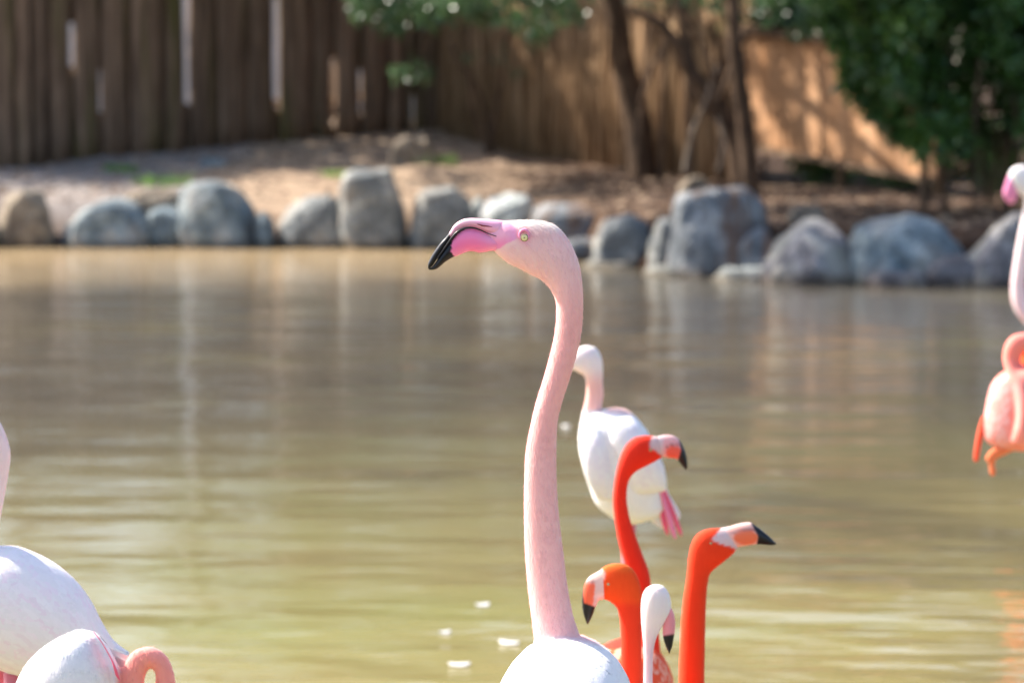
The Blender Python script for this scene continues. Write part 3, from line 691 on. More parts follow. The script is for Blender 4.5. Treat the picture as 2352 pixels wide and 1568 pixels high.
for (x, y, hgt, rad), lab in zip(BT, blab):
    g = ground_h(x, y); tr = thing('background_tree', lab, 'tree', (x, y, g), 'trees beyond the fence')
    mb = MB(); branchy(mb, [(x, y, g-.2), (x+.1, y, g+hgt*.3), (x-.1, y+.1, g+hgt*.6), (x, y, g+hgt*.85)], .17, .05)
    for k in range(5):
        a = k*1.26 + x; branchy(mb, [(x, y, g+hgt*(.35+.06*k)), (x+rad*.45*math.cos(a), y+rad*.45*math.sin(a), g+hgt*(.5+.06*k)), (x+rad*.8*math.cos(a), y+rad*.8*math.sin(a), g+hgt*(.55+.06*k))], .06, .015, 5, 8)
    child('trunk', mb.mesh('trunk'), M['bark'], tr)
    cl = []
    for _ in range(46):
        a = rr.uniform(0, 2*math.pi); u = rr.uniform(-1, 1); q = rr.random()**.4
        cl.append((Vector((x + rad*q*math.sqrt(1-u*u)*math.cos(a), y + rad*q*math.sqrt(1-u*u)*math.sin(a), g + hgt*.68 + hgt*.36*q*u)), rr.uniform(.3, .65)))
    o = child('crown', leaf_cloud(cl, 110, .5, .19), M['leaf_far'], tr); o['kind'] = 'stuff'

# leafy bush rising behind the board panel
bu = thing('leafy_bush', 'dark leafy bush rising just behind the top of the board panel', 'bush', (3.3, 36.6, ground_h(3.3, 36.6)))
mb = MB()
for k in range(6): x = 2.7 + k*.35; branchy(mb, [(x, 36.7, ground_h(x, 36.7) - .1), (x + .05, 36.7, 1.6), (x - .1, 36.8, 2.9)], .03, .012, 6, 8)
child('stem', mb.mesh('stem'), M['bark'], bu)
cl = [(P(rr.uniform(1650, 2150), rr.uniform(-260, 70), 36.6 + rr.uniform(-.3, .6)), rr.uniform(.14, .26)) for _ in range(120)] + [(P(rr.uniform(1680, 1860), rr.uniform(-30, 66), 36.6 + rr.uniform(-.3, .6)), .2) for _ in range(26)]
for k in range(60):
    q = rr.uniform(.12, 1.1); p = PBL.lerp(PBR, q) - pn*rr.uniform(.35, .8); cl.append((Vector((p.x, p.y, ground_h(p.x, p.y) + rr.uniform(.05, .75))), .16))  # low leaves added to darken the shaded gap under the panel
o = child('foliage', leaf_cloud(cl, 150, .22, .09), M['leaf_dark'], bu); o['kind'] = 'stuff'

# grass tufts
TUFT = [(150, 348, 'grass tuft at the foot of the wooden fence, left part', .75), (275, 392, 'grass tuft alone on the left gravel bank', .8), (372, 424, 'widest bright grass tuft above the flat tan slab', 1.25),
        (372, 342, 'thin faint grass tuft high on the left bank', .7), (772, 404, 'grass tuft left of the tallest upright boulder', .8), (995, 376, 'bright green grass tuft in front of the tan bank boulder', 1.15), (6, 362, 'grass tuft at the left frame edge by the fence foot', .8)]
for px, py, lab, s in TUFT:
    best = hit(px, py)
    p = P(px, py, best); p.z = ground_h(p.x, best); mb = MB()
    for k in range(130):
        a = rr.uniform(0, 6.28); q = .17*s*math.sqrt(rr.random()); b0 = Vector((p.x + q*1.5*math.cos(a), p.y + q*math.sin(a), p.z - .02)); h = rr.uniform(.05, .15)*s
        d = Vector((rr.uniform(-.6, .6), rr.uniform(-.6, .6), 1)); sd = Vector((rr.uniform(-1, 1), rr.uniform(-1, 1), 0)).normalized()*.006
        i = len(mb.v); mb.v += [tuple(b0 - sd), tuple(b0 + sd), tuple(b0 + d*h*.6 + sd*.8), tuple(b0 + d*h*.6 - sd*.8), tuple(b0 + d*h + Vector((d.x, d.y, -.3))*h*.3)]
        mb.f += [(i, i+1, i+2, i+3), (i+3, i+2, i+4)]
    solo('grass_tuft', mb.mesh('grass_tuft'), M['grass'], lab, 'grass tuft', tuple(p), 'grass tufts on the bank', False)
# loose chips and pebbles on the bank
mb = MB()
for k in range(5200):
    x = rr.uniform(-6.5, 5.5); y = shore(x) + rr.uniform(.6, 8.5); z = ground_h(x, y); s = rr.uniform(.012, .04)*(1.6 if rr.random() < .06 else 1)
    a = rr.uniform(0, 6.28); c, q = math.cos(a), math.sin(a); l = s*rr.uniform(1, 2.2); i = len(mb.v)
    for (ux, uy, uz) in ((-1,-.4,0), (1,-.5,0), (1.1,.5,0), (-.9,.5,0), (-.5,0,.8), (.6,.05,.7)):
        mb.v.append((x + (ux*c*l - uy*q*s), y + (ux*q*l + uy*c*s), z - .004 + uz*s*.7))
    mb.f += [(i,i+1,i+5,i+4), (i+2,i+3,i+4,i+5), (i+1,i+2,i+5), (i+3,i,i+4)]
o = bpy.data.objects.new('ground_litter', mb.mesh('ground_litter')); COL.objects.link(o); o.data.materials.append(M['chip']); o['kind'] = 'stuff'

# floating feathers on the water
for px, py, lab in [(1108, 1391, 'white feather floating left of the tall flamingo neck, topmost of the three'), (1022, 1454, 'white feather floating left of the tall flamingo, farthest left'), (1170, 1478, 'white feather floating close left of the tall flamingo neck base'),
                    (1300, 980, 'small feather on the water between tall neck and white bird'), (1055, 1528, 'tiny feather on the water near the bottom edge')]:
    Y = None
    u = (py - 784)/F; dz = -ST - u*CT; tt = -CAM_H/dz; Y = tt*(CT - u*ST); p = P(px, py, Y); mb = MB()
    Lf = .05 if py > 1300 else .035; rows = []
    sp = rr.uniform(-.9, .9); Lf *= rr.uniform(.75, 1.35); cs, sn = math.cos(sp), math.sin(sp)
    for i in range(7):
        q = i/6; w = Lf*.38*math.sin(math.pi*min(1, q*.9 + .06))*rr.uniform(.75, 1.1); zz = .004 + .003*(2*q-1)**2
        mb.v += [(p.x + (q-.5)*Lf*cs - b*sn, p.y + (q-.5)*Lf*sn + b*cs, zz*.7 + (.006 if b == 0 else 0)) for b in (-w, 0, w)]
    for i in range(6):
        for c in range(2): a = i*3+c; mb.f.append((a, a+1, a+4, a+3))
    solo('floating_feather', mb.mesh('floating_feather'), M['down'], lab, 'feather', (p.x, p.y, 0.0), 'white feathers floating on the pond')

# ------------------------------------------------------------------ flamingos
def pair_rings(rows, Y, n_st, n_seg=28, sq=1.0):
    """rows: ax,ay,bx,by,halfwidth(px)[,dY] in frame pixels at distance Y -> rings of world points"""
    rows = [tuple(r) + (0,)*(6-len(r)) for r in rows]
    R = catmull(rows, n_st); s = Y/F; rings = []; uv = []
    for ax, ay, bx, by, w, d in R:
        c = P((ax+bx)/2, (ay+by)/2, Y) + Vector((0, d*s, 0)); hx, hy = (ax-bx)/2*s, -(ay-by)/2*s; w = max(w, .2)*s
        ring = []
        for k in range(n_seg):
            q = 2*math.pi*k/n_seg; cc, ss = math.cos(q), math.sin(q)
            if sq != 1: cc = math.copysign(abs(cc)**sq, cc); ss = math.copysign(abs(ss)**sq, ss)
            ring.append(c + Vector((hx*cc, w*ss, hy*cc)))
        rings.append(ring)
    return rings
def pair_loft(rows, Y, n_st=40, n_seg=28, sq=1.0):
    mb = MB(); mb.ring_loft(pair_rings(rows, Y, n_st, n_seg, sq)); me = mb.mesh('loft'); fix_normals(me); return me
def egg_rings(center, axis_, length, hw, hh, taper=.25, n_st=22, n_seg=28):
    a = Vector(axis_).normalized(); side = a.cross(Vector((0, 0, 1))).normalized(); up = side.cross(a); rings = []
    for i in range(n_st):
        t_ = -math.cos(math.pi*(i+.35)/(n_st-.3)); r = math.sqrt(max(0, 1-t_*t_))**.9*(1 - taper*t_)/(1 + .0)
        c = Vector(center) + a*length*t_
        rings.append([c + side*hw*r*math.cos(q) + up*hh*r*math.sin(q) for q in [2*math.pi*k/n_seg for k in range(n_seg)]])
    return rings
def proj(v):
    x, y, z = v; z -= CAM_H; dep = y*CT - z*ST; up = y*ST + z*CT
    return 1176 + F*x/dep, 784 - F*up/dep
def paint(me, fn):
    a = me.color_attributes.get('tint') or me.color_attributes.new('tint', 'FLOAT_COLOR', 'POINT')
    out = np.ones((len(me.vertices), 4), np.float32)
    for i, v in enumerate(me.vertices): out[i, :3] = fn(*proj(v.co), v.co)
    a.data.foreach_set('color', out.ravel())
def fuse(rings_list, voxel, iters=4):
    mb = MB()
    for r in rings_list: mb.ring_loft(r)
    me = mb.mesh('body'); fix_normals(me)
    o = bpy.data.objects.new('tmp', me); COL.objects.link(o)
    m = o.modifiers.new('r', 'REMESH'); m.mode = 'VOXEL'; m.voxel_size = voxel
    m2 = o.modifiers.new('s', 'SMOOTH'); m2.factor = .5; m2.iterations = iters
    bpy.context.view_layer.update()
    dg = bpy.context.evaluated_depsgraph_get(); me2 = bpy.data.meshes.new_from_object(o.evaluated_get(dg))
    bpy.data.objects.remove(o); bpy.data.meshes.remove(me); return me2
def tri_samples(me, n, accept=None, seed=1):
    r = np.random.default_rng(seed); P_ = me.polygons; m = len(P_)
    ar = np.empty(m); P_.foreach_get('area', ar); ce = np.empty(m*3); P_.foreach_get('center', ce); ce = ce.reshape(-1, 3)
    no = np.empty(m*3); P_.foreach_get('normal', no); no = no.reshape(-1, 3)
    if accept is not None:
        k = np.array([accept(c) for c in ce], float); ar = ar*k
    if ar.sum() <= 0: return []
    idx = r.choice(m, n, p=ar/ar.sum()); return [(Vector(ce[i]), Vector(no[i])) for i in idx]
def feathers(me, n, flow, size, colfn, accept, seed=1, lift=.05):
    """overlapping contour feathers laid along the flow direction over a body mesh"""
    r = random.Random(seed); mb = MB(); flow = Vector(flow).normalized()
    tree_ = BVHTree.FromPolygons([v.co.copy() for v in me.vertices], [tuple(p.vertices) for p in me.polygons])
    for p, nn in tri_samples(me, n, accept, seed):
        f = flow + Vector((r.uniform(-.22, .22),)*1 + (r.uniform(-.22, .22), r.uniform(-.22, .22))); tdir = (f - nn*f.dot(nn))
        if tdir.length < .15: continue
        tdir.normalize(); sd = nn.cross(tdir); Lf = size*r.uniform(.7, 1.3); W = Lf*.13; i = len(mb.v)
        c = colfn(*proj(p), p); k = r.uniform(.96, 1.02); c = tuple(min(1, x*k) for x in c); lz = r.uniform(.0002, .0006)
        for q, w, up in ((0, .55, -.03), (.3, 1, .004), (.68, .95, .010), (.92, .6, .010), (1.0, .15, .006)):
            for sx in (-1, 0, 1):
                pp = p + tdir*(q*Lf - Lf*.2) + sd*(sx*w*W)
                loc, ln_, _, _ = tree_.find_nearest(pp)
                pp = loc + ln_*(lz + .0003*q + (.0003 if sx == 0 else 0) - (.0009 if q == 0 else 0))
                mb.v.append(tuple(pp)); mb.c.append(c)
        for a in range(4):
            for b in range(2): j = i + a*3 + b; mb.f.append((j, j+3, j+4, j+1))
    return mb.mesh('contour_feathers')
def down(me, n, flow, size, colfn, accept, seed=3):
    r = random.Random(seed); mb = MB()
    for p, nn in tri_samples(me, n, accept, seed):
        f = Vector(flow(p)) if callable(flow) else Vector(flow); f = f + Vector((r.uniform(-.35, .35), r.uniform(-.35, .35), r.uniform(-.35, .35)))
        tdir = (f - nn*f.dot(nn)); 
        if tdir.length < .1: continue
        tdir.normalize(); sd = nn.cross(tdir)*.00045; Lf = size*r.uniform(.6, 1.4); i = len(mb.v); c = colfn(*proj(p), p)
        k = r.uniform(.9, 1.1); c = tuple(min(1, x*k) for x in c)
        e = r.uniform(.05, .32)
        mb.v += [tuple(p - sd - nn*.0008), tuple(p + sd - nn*.0008), tuple(p + tdir*Lf + nn*Lf*e)]; mb.c += [c]*3; mb.f.append((i, i+1, i+2))
    return mb.mesh('down_feathers')
def leg_mesh(top, foot, r=.011, knee=.5):
    mb = MB(); top = Vector(top); foot = Vector(foot); k = top.lerp(foot, knee)
    pts = [top, top.lerp(k, .3), top.lerp(k, .9), k, k.lerp(foot, .1), k.lerp(foot, .9), foot]
    mb.tube(pts, [r*2.0, r*1.3, r*.9, r*1.6, r*.95, r*.75, r*1.1], 10)
    return mb.mesh('leg')
def foot_mesh(foot, ang):
    mb = MB(); f = Vector(foot)
    for a in (-.5, 0, .5, math.pi):
        l = .07 if a != math.pi else .02; d = Vector((math.cos(ang+a), math.sin(ang+a), 0)); mb.tube([f, f + d*l*.5 + Vector((0,0,.003)), f + d*l], [.008, .006, .003], 6)
    i = len(mb.v); tips = [f + Vector((math.cos(ang+a), math.sin(ang+a), 0))*.062 for a in (-.5, 0, .5)]
    mb.v += [tuple(f)] + [tuple(q) for q in tips]; mb.f += [(i, i+1, i+2), (i, i+2, i+3)]
    return mb.mesh('foot')
BED = -.42
def legs(root, tops, face=math.pi, knee=.5, mat='leg'):
    for tp in tops:
        tp = Vector(tp); ft = Vector((tp.x + .01, tp.y, ground_h(tp.x, tp.y) + .008)); l = child('leg', leg_mesh(tp, ft, .010, knee), M[mat], root)
        child('foot', foot_mesh(ft, face), M[mat], l)
def eye_part(root, px, py, Y, lat, r_px, iris, both=True, pupil=.32):
    """eyeball on the side of the head (towards and away from the camera)"""
    s = Y/F; c = P(px, py, Y)
    for sgn in ((-1, 1) if both else (-1,)):
        mb = MB(); n = 20; R = r_px*s
        cc = c + Vector((0, sgn*lat*s, 0)); rings = []
        for i in range(13):
            th = math.pi*(i + .02)/12.04; rr_ = R*math.sin(th)
            rings.append([cc + Vector((rr_*math.cos(2*math.pi*k/n), sgn*R*.28*math.cos(th), rr_*math.sin(2*math.pi*k/n))) for k in range(n)])
            f = math.sin(th); front = math.cos(th) > 0
            col = (.01, .01, .01) if (front and f < pupil) else (iris if f < .84 else (.20, .13, .06))
            mb.c += [col]*n
        mb.ring_loft(rings); me = mb.mesh('eye'); fix_normals(me); child('eye', me, M['eye'], root)

def zmap(ox, oy, k): return lambda x, y: (ox + x*k, oy + y*k)
def mapped(rows, f, k): return [(*f(r[0], r[1]), *f(r[2], r[3]), r[4]*k, *(q*k for q in r[5:])) for r in rows]
def smoothstep(a, b, x):
    t_ = min(1, max(0, (x-a)/(b-a))); return t_*t_*(3-2*t_)
def mixc(a, b, t_): return tuple(x*(1-t_) + y*t_ for x, y in zip(a, b))
WHITE = (.84, .81, .80); PINK = (.80, .42, .42); PALE = (.84, .62, .60); CORAL = (.90, .32, .28)
RED = (.74, .030, .008); ORANGE = (.85, .075, .006); HOT = (.83, .16, .36); MAG = (.80, .30, .52); BLACK = (.008, .008, .011)

# ---- the tall pink flamingo in focus
Y0 = 5.2
K4 = .21967; z4 = zmap(947.4, 470.9, K4)
root = thing('flamingo', 'tall pale pink flamingo in focus with hot pink black tipped bill facing left', 'flamingo', (P(1290, 1500, Y0).x, Y0, ground_h(0, Y0)), 'flamingos in the pond')
head = mapped([(790, 240, 775, 390, 36), (850, 190, 825, 458, 68), (900, 167, 860, 488, 88), (955, 161, 882, 514, 104), (1000, 159, 900, 530, 118), (1150, 155, 1000, 612, 142), (1300, 158, 1110, 662, 156), (1420, 178, 1200, 710, 160), (1520, 226, 1282, 750, 158),
               (1620, 340, 1348, 788, 152), (1700, 490, 1404, 836, 145), (1750, 640, 1447, 893, 139), (1775, 810, 1482, 962, 134), (1786, 1000, 1504, 1060, 130), (1780, 1200, 1503, 1190, 128)], z4, K4)
neck = [(1339.5, 690, 1277.6, 700, 28), (1338.5, 735, 1277, 735, 28), (1334, 775, 1272, 775, 28.5), (1323, 822, 1262, 818, 29.5), (1307, 876, 1246, 875, 31), (1291, 925, 1229, 930, 32), (1281, 970, 1218, 978, 32.5), (1278, 1040, 1207, 1040, 34), (1279, 1109, 1204, 1109, 36), (1283, 1170, 1203.5, 1170, 38),
        (1288, 1220, 1204, 1220, 39), (1295, 1274, 1206, 1274, 41), (1301, 1325, 1210, 1325, 43), (1309, 1375, 1215, 1375, 45, -2), (1319, 1420, 1221, 1422, 48, -6), (1336, 1468, 1226, 1470, 56, -14), (1352, 1530, 1222, 1530, 70, -40), (1350, 1600, 1230, 1600, 80, -60)]
def skin_col(zx, zy):
    c = mixc((.94, .45, .60), (.95, .27, .48), smoothstep(290, 430, zy)); return mixc(c, (.84, .36, .62), .6*smoothstep(950, 1080, zx))
def main_col(px, py, v):
    zx, zy = (px-947.4)/K4, (py-470.9)/K4
    # head pale, neck pink, body white
    c = mixc((.94, .60, .58), (.91, .47, .44), smoothstep(590, 760, py))
    c = mixc(c, (.89, .52, .51), smoothstep(900, 1100, py)*.5)
    c = mixc(c, WHITE, max(smoothstep(1452, 1472, py - .16*max(0, abs(px-1272)-6)), smoothstep(Y0-.05, Y0-.08, v.y)))
    if py < 640:
        crown = smoothstep(330, 190, zy)*smoothstep(960, 1060, zx); c = mixc(c, (.90, .82, .72), crown*.8)
        # bare facial skin ahead of the eye
        lim = np.interp(zy, [100, 160, 250, 350, 390, 440, 500], [985, 1010, 1085, 1115, 1010, 930, 840])
        n = 16*mnoise.noise(Vector((zx*.02, zy*.02, 0)))
        k = smoothstep(lim + 16, lim - 16, zx + n)
        skin = skin_col(zx, zy)
        c = mixc(c, skin, k)
        d = math.hypot(zx-1168, zy-313); c = mixc(c, (.84, .36, .42), .75*smoothstep(120, 55, d))
        d2 = math.hypot((zx-1300)/2.2, zy-300); c = mixc(c, (.86, .48, .44), .5*smoothstep(110, 30, d2))
    return c
torso_c = P(1294, 1664, Y0 - .10)
body = fuse([pair_rings(head, Y0, 60, 36), pair_rings(neck, Y0, 80, 36), egg_rings(torso_c, (-.06, -1, -.08), .27, .108, .118, .1)], .0026, 5)
paint(body, main_col)
b_ = child('body', body, M['plume_pink'], root)
wbody = body.copy(); shift(wbody, tuple(-x for x in WPOS[root.name]))
flow = Vector((-.12, -1, -.25))
me = feathers(wbody, 2600, flow, .075, lambda a, b, c: mixc(WHITE, (.86, .72, .76), .35*random.random()), lambda c: 1.0 if proj(c)[1] > 1468 + .2*abs(proj(c)[0]-1272) or c[1] < Y0-.07 else 0, 4)
child('contour_feathers', me, M['vane_white'], root)
def nflow(p):
    px, py = proj(p)
    if py < 640:
        q = smoothstep(1080, 1330, px); return Vector((1-q*.8, 0, -.2-q))
    return Vector((-.2 if 800 < py < 1000 else .1, 0, -1))
me = down(wbody, 26000, nflow, .0075, lambda a, b, c: tuple(min(1, x*1.03) for x in main_col(a, b, c)), lambda c: (0.0 if (lambda q: q[1] > 1490 or (q[0]-947.4)/K4 < np.interp((q[1]-470.9)/K4, [100, 160, 250, 350, 390, 440, 500], [1000, 1030, 1110, 1140, 1030, 950, 860]))(proj(c)) else 1.0), 9)
o = child('down_feathers', me, M['vane_pink'], root); o['kind'] = 'stuff'
upper = mapped([(1020, 185, 990, 325, 36), (965, 164, 955, 343, 62), (905, 157, 915, 338, 80), (840, 151, 865, 322, 82), (750, 143, 800, 300, 76), (650, 137, 705, 254, 66), (590, 138, 622, 236, 58), (530, 148, 545, 241, 52), (470, 180, 482, 268, 48), (430, 215, 442, 303, 46),
                (390, 278, 405, 345, 46), (345, 335, 370, 395, 46), (290, 396, 320, 472, 46), (222, 494, 262, 556, 44), (181, 568, 218, 624, 40), (161, 618, 190, 654, 32), (161, 656, 172, 672, 14)], z4, K4)
lower = mapped([(1010, 372, 880, 488, 60), (920, 336, 840, 478, 84), (800, 300, 765, 490, 84), (700, 253, 702, 499, 80), (620, 236, 642, 487, 76), (540, 242, 592, 485, 71), (482, 270, 540, 500, 66), (442, 308, 482, 525, 61), (406, 350, 436, 541, 57),
                (370, 398, 398, 560, 55), (318, 474, 350, 591, 54), (274, 545, 313, 622, 52), (240, 600, 274, 655, 48), (206, 642, 244, 673, 42), (183, 660, 214, 679, 28), (172, 670, 184, 680, 8)], z4, K4)
def bill_col(px, py, v):
    zx, zy = (px-947.4)/K4, (py-470.9)/K4
    nz = 10*mnoise.noise(Vector((zx*.012, zy*.10, v.y*300))) + 5*mnoise.noise(Vector((zx*.03, zy*.3, 4)))
    c = mixc((.96, .26, .50), (.96, .19, .42), smoothstep(250, 450, zy)); c = mixc(c, (.84, .30, .46), .5*smoothstep(420, 520, zy))
    c = mixc(c, skin_col(zx, zy), smoothstep(640, 880, zx))
    lim = np.interp(zy, [235, 255, 298, 330, 372, 415, 458, 495, 540], [600, 550, 484, 452, 422, 409, 408, 404, 444])
    return mixc(BLACK, c, smoothstep(lim-9, lim+9, zx + nz*1.4))
def upper_col(px, py, v):
    zx, zy = (px-947.4)/K4, (py-470.9)/K4
    c = mixc((.94, .50, .60), (.94, .40, .56), smoothstep(500, 900, zx)); c = mixc(c, (.95, .66, .70), .6*smoothstep(215, 150, zy)*smoothstep(900, 500, zx))
    c = mixc(c, (.76, .30, .46), .5*math.exp(-((zy - np.interp(zx, [400, 500, 600, 700, 830], [270, 215, 195, 190, 222]))/14)**2))
    c = mixc(c, skin_col(zx, zy), smoothstep(740, 930, zx))
    k = smoothstep(396, 374, zx - .25*(zy-285))
    return mixc(c, BLACK, k)
ub = child('upper_bill', pair_loft(upper, Y0, 110, 40), M['bill'], root); shift(ub.data, tuple(-x for x in WPOS[root.name])); paint(ub.data, upper_col); shift(ub.data, WPOS[root.name])
lb = child('lower_bill', pair_loft(lower, Y0, 120, 48), M['bill'], root); shift(lb.data, tuple(-x for x in WPOS[root.name])); paint(lb.data, bill_col); shift(lb.data, WPOS[root.name])
for sgn in (-1, 1):
    mb = MB(); ln = catmull([(255, 560, 44, 7), (318, 473, 50, 8), (368, 402, 53, 9), (405, 352, 55, 12), (442, 308, 57, 14), (482, 271, 59, 13), (540, 243, 62, 12), (600, 234, 66, 11), (660, 241, 70, 9), (720, 262, 73, 7), (790, 294, 76, 5), (860, 318, 82, 4), (925, 339, 88, 3)], 60)
    pts = [P(*z4(a, b), Y0) + Vector((0, sgn*w*K4*Y0/F, 0)) for a, b, w, r in ln]
    mb.tube(pts, [r*K4*Y0/F for *_, r in ln], 8); child('bill_edge', mb.mesh('bill_edge'), M['black'], root)
    mb = MB(); ln = catmull([(668, 194, 63, 1), (700, 202, 68, 7), (735, 213, 72, 9), (780, 218, 76, 7), (836, 226, 81, 1.5)], 20)
    pts = [P(*z4(a, b), Y0) + Vector((0, sgn*(w)*K4*Y0/F, 0)) for a, b, w, r in ln]
    mb.tube(pts, [r*K4*Y0/F for *_, r in ln], 8); child('nostril', mb.mesh('nostril'), M['nostril'], root)
    # raised eye ring
    mb = MB(); n = 28
    pts = [P(*z4(1168 + 50*math.cos(q), 308 + 52*math.sin(q)), Y0) + Vector((0, sgn*(143 + 9*math.sin(q))*K4*Y0/F, 0)) for q in [2*math.pi*k/n for k in range(n+1)]]
    mb.tube(pts, [(11 + 6*max(0, -math.sin(2*math.pi*k/n)))*K4*Y0/F for k in range(n+1)], 8); mb.c = [(.86, .30, .48)]*len(mb.v)
    child('eye_ring', mb.mesh('eye_ring'), M['bill'], root)
eye_part(root, *z4(1168, 313), Y0, 142, 41*K4, (.84, .72, .36), True, .2)
tl_ = torso_c + Vector((-.02, -.26, -.08)); tb = MB()
tb.ring_loft([[tl_ + Vector((.05*(1-i*.2)*math.cos(q), -.04*i, -.03*i + .02*math.sin(q))) for q in [2*math.pi*k/12 for k in range(12)]] for i in range(4)])
tb.c = [WHITE]*len(tb.v); child('tail', tb.mesh('tail'), M['plume_white'], root)
legs(root, [torso_c + Vector((-.04, .02, -.08)), torso_c + Vector((.04, .02, -.08))], math.pi/2)

# ---- generic builder for the others
def bird(label, Y, neck_rows, torso_rings, colfn, mat, voxel=.005, bill_rows=None, billfn=None, feather=None, eye=None, legs_at=(), loc_px=None, nst=70, leg_mat='leg', downs=0):
    p = P(*loc_px, Y); root = thing('flamingo', label, 'flamingo', (p.x, Y, ground_h(p.x, Y)), 'flamingos in the pond')
    me = fuse([pair_rings(r, Y, nst, 28) for r in neck_rows] + torso_rings, voxel, 4); paint(me, colfn)
    wcopy = me.copy(); child('body', me, M[mat], root)
    if feather:
        n, flow, size, fcol, acc, fm = feather
        child('contour_feathers', feathers(wcopy, int(n*1.7), flow, size*1.2, fcol, acc, len(label)), M[fm.replace('plume', 'vane')], root)
    if downs: 
        o = child('down_feathers', down(wcopy, downs, (0.05, 0, -1), .008, colfn, None, len(label)), M[mat.replace('plume', 'vane')], root); o['kind'] = 'stuff'
    if bill_rows:
        bme = pair_loft(bill_rows, Y, 60, 28); paint(bme, billfn); child('bill', bme, M['bill'], root)
    if eye: eye_part(root, *eye[:2], Y, eye[2], eye[3], eye[4], True, .45)
    legs(root, legs_at, knee=.5, mat=leg_mat); return root

K1 = .3296; z1 = zmap(1119.7, 746.5, K1)
K2 = .30434; z2 = zmap(1119.7, 1091, K2)
K6 = .21972; z6 = zmap(1292, 976, K6)
K3 = .51213; z3 = zmap(2124.6, 344.5, K3)
K7 = .4143; z7 = zmap(0, 918.7, K7)

# ---- white flamingo behind the tall one, seen from behind
Y = 8.0
nr = mapped([(588, 215, 560, 330, 40), (605, 180, 600, 312, 58), (650, 148, 640, 335, 68), (700, 140, 672, 350, 72), (760, 160, 685, 385, 70), (797, 225, 690, 420, 62), (806, 310, 688, 450, 56), (806, 400, 684, 490, 52), (810, 480, 674, 545, 52), (800, 545, 656, 620, 56), (790, 620, 640, 720, 62), (800, 760, 650, 800, 80)], z1, K1)
tr_rows = mapped([(670, 670, 790, 610, 120), (640, 730, 850, 580, 190), (634, 815, 965, 585, 250), (645, 905, 1062, 668, 280), (672, 1015, 1138, 780, 285), (712, 1135, 1215, 945, 270), (752, 1240, 1236, 1080, 240), (850, 1330, 1262, 1180, 200), (985, 1385, 1285, 1240, 150), (1120, 1352, 1290, 1280, 90)], z1, K1)
wings_ = [mapped(r, z1, K1) for r in ([(830, 640, 1000, 610, 50, -215), (835, 760, 1090, 705, 75, -255), (890, 900, 1160, 830, 80, -265), (950, 1020, 1218, 950, 70, -255), (985, 1110, 1240, 1075, 48, -235), (1015, 1150, 1232, 1132, 14, -225)], [(700, 690, 800, 640, 40, -185), (652, 830, 835, 745, 66, -225), (664, 960, 870, 900, 68, -235), (704, 1090, 890, 1060, 55, -225), (770, 1200, 890, 1185, 16, -205)])]
def wcol(px, py, v):
    c = mixc((.86, .76, .74), (.84, .46, .40), smoothstep(835, 890, py)*.9)
    return mixc(c, WHITE, smoothstep(935, 950, py - (px-1350)*.1)) if py > 900 else c
wb = bird('white flamingo seen from behind, its face hidden by the tall pink neck', Y, [nr], [pair_rings(tr_rows, Y, 50, 32)], wcol, 'plume_white', .005,
     feather=(900, (.5, -.55, -.75), .07, lambda a, b, c: (.84, .82, .83), lambda c: 1.0 if proj(c)[1] > 950 else 0, 'plume_white'),
     bill_rows=mapped([(600, 190, 580, 320, 40), (570, 215, 550, 320, 40), (535, 255, 530, 330, 34), (510, 310, 520, 350, 22), (508, 370, 514, 376, 5)], z1, K1), billfn=lambda px, py, v: (.84, .4, .45) if py < 850 else BLACK,
     downs=5000, legs_at=[P(1442, 1175, Y) + Vector((0, .04, 0)), P(1447, 1172, Y) + Vector((0, .1, 0))], loc_px=(1460, 1100))
for wr in wings_:
    me = fuse([pair_rings(wr, Y, 40, 24)], .005, 3); paint(me, lambda px, py, v: WHITE); wc = me.copy(); wg = child('wing', me, M['plume_white'], wb)
    child('wing_feathers', feathers(wc, 420, (.45, -.3, -.85), .10, lambda a, b, c: mixc((.85, .83, .84), (.80, .74, .80), random.random()**2), lambda c: 1.0 if c[1] < Y - .2 else 0.3, 77), M['vane_white'], wg)
mb = MB()
for k, (a, b, w0, w1, dy) in enumerate([((1160, 1085), (1250, 1445), 9, 17, -60), ((1185, 1075), (1302, 1470), 9, 18, -72), ((1208, 1085), (1346, 1450), 9, 17, -62)]):
    r = pair_rings(mapped([(a[0]-w0, a[1], a[0]+w0, a[1], 10, dy*2), ((a[0]*.6+b[0]*.4)-w1, a[1]*.6+b[1]*.4, (a[0]*.6+b[0]*.4)+w1, a[1]*.6+b[1]*.4, 10, dy*2), (a[0]*.15+b[0]*.85-w1, a[1]*.15+b[1]*.85, a[0]*.15+b[0]*.85+w1, a[1]*.15+b[1]*.85, 8, dy*2), (b[0]-5, b[1], b[0]+5, b[1], 3, dy*2)], z1, K1), Y, 14, 12)
    mb.ring_loft(r); mb.c += [[(.85, .12, .22), (.85, .25, .42), (.85, .14, .24)][k]]*(14*12)
me = mb.mesh('pink_wing_feathers'); fix_normals(me); child('wing_feathers', me, M['plume_red'], wb)
mb = MB()
for k in range(9):
    a = (1040 + 26*k, 1130 + 6*k); b = (1095 + 28*k, 1335 + (18*k if k < 5 else 90 - 22*(k-5)))
    r = pair_rings(mapped([(a[0]-18, a[1], a[0]+18, a[1], 8, -70), (b[0]-28, b[1]-60, b[0]+20, b[1]-60, 8, -75), (b[0]-4, b[1], b[0]+6, b[1], 3, -70)], z1, K1), Y, 10, 10); mb.ring_loft(r); mb.c += [(.84, .82, .82)]*100
me = mb.mesh('tail'); fix_normals(me); child('tail', me, M['plume_white'], wb)

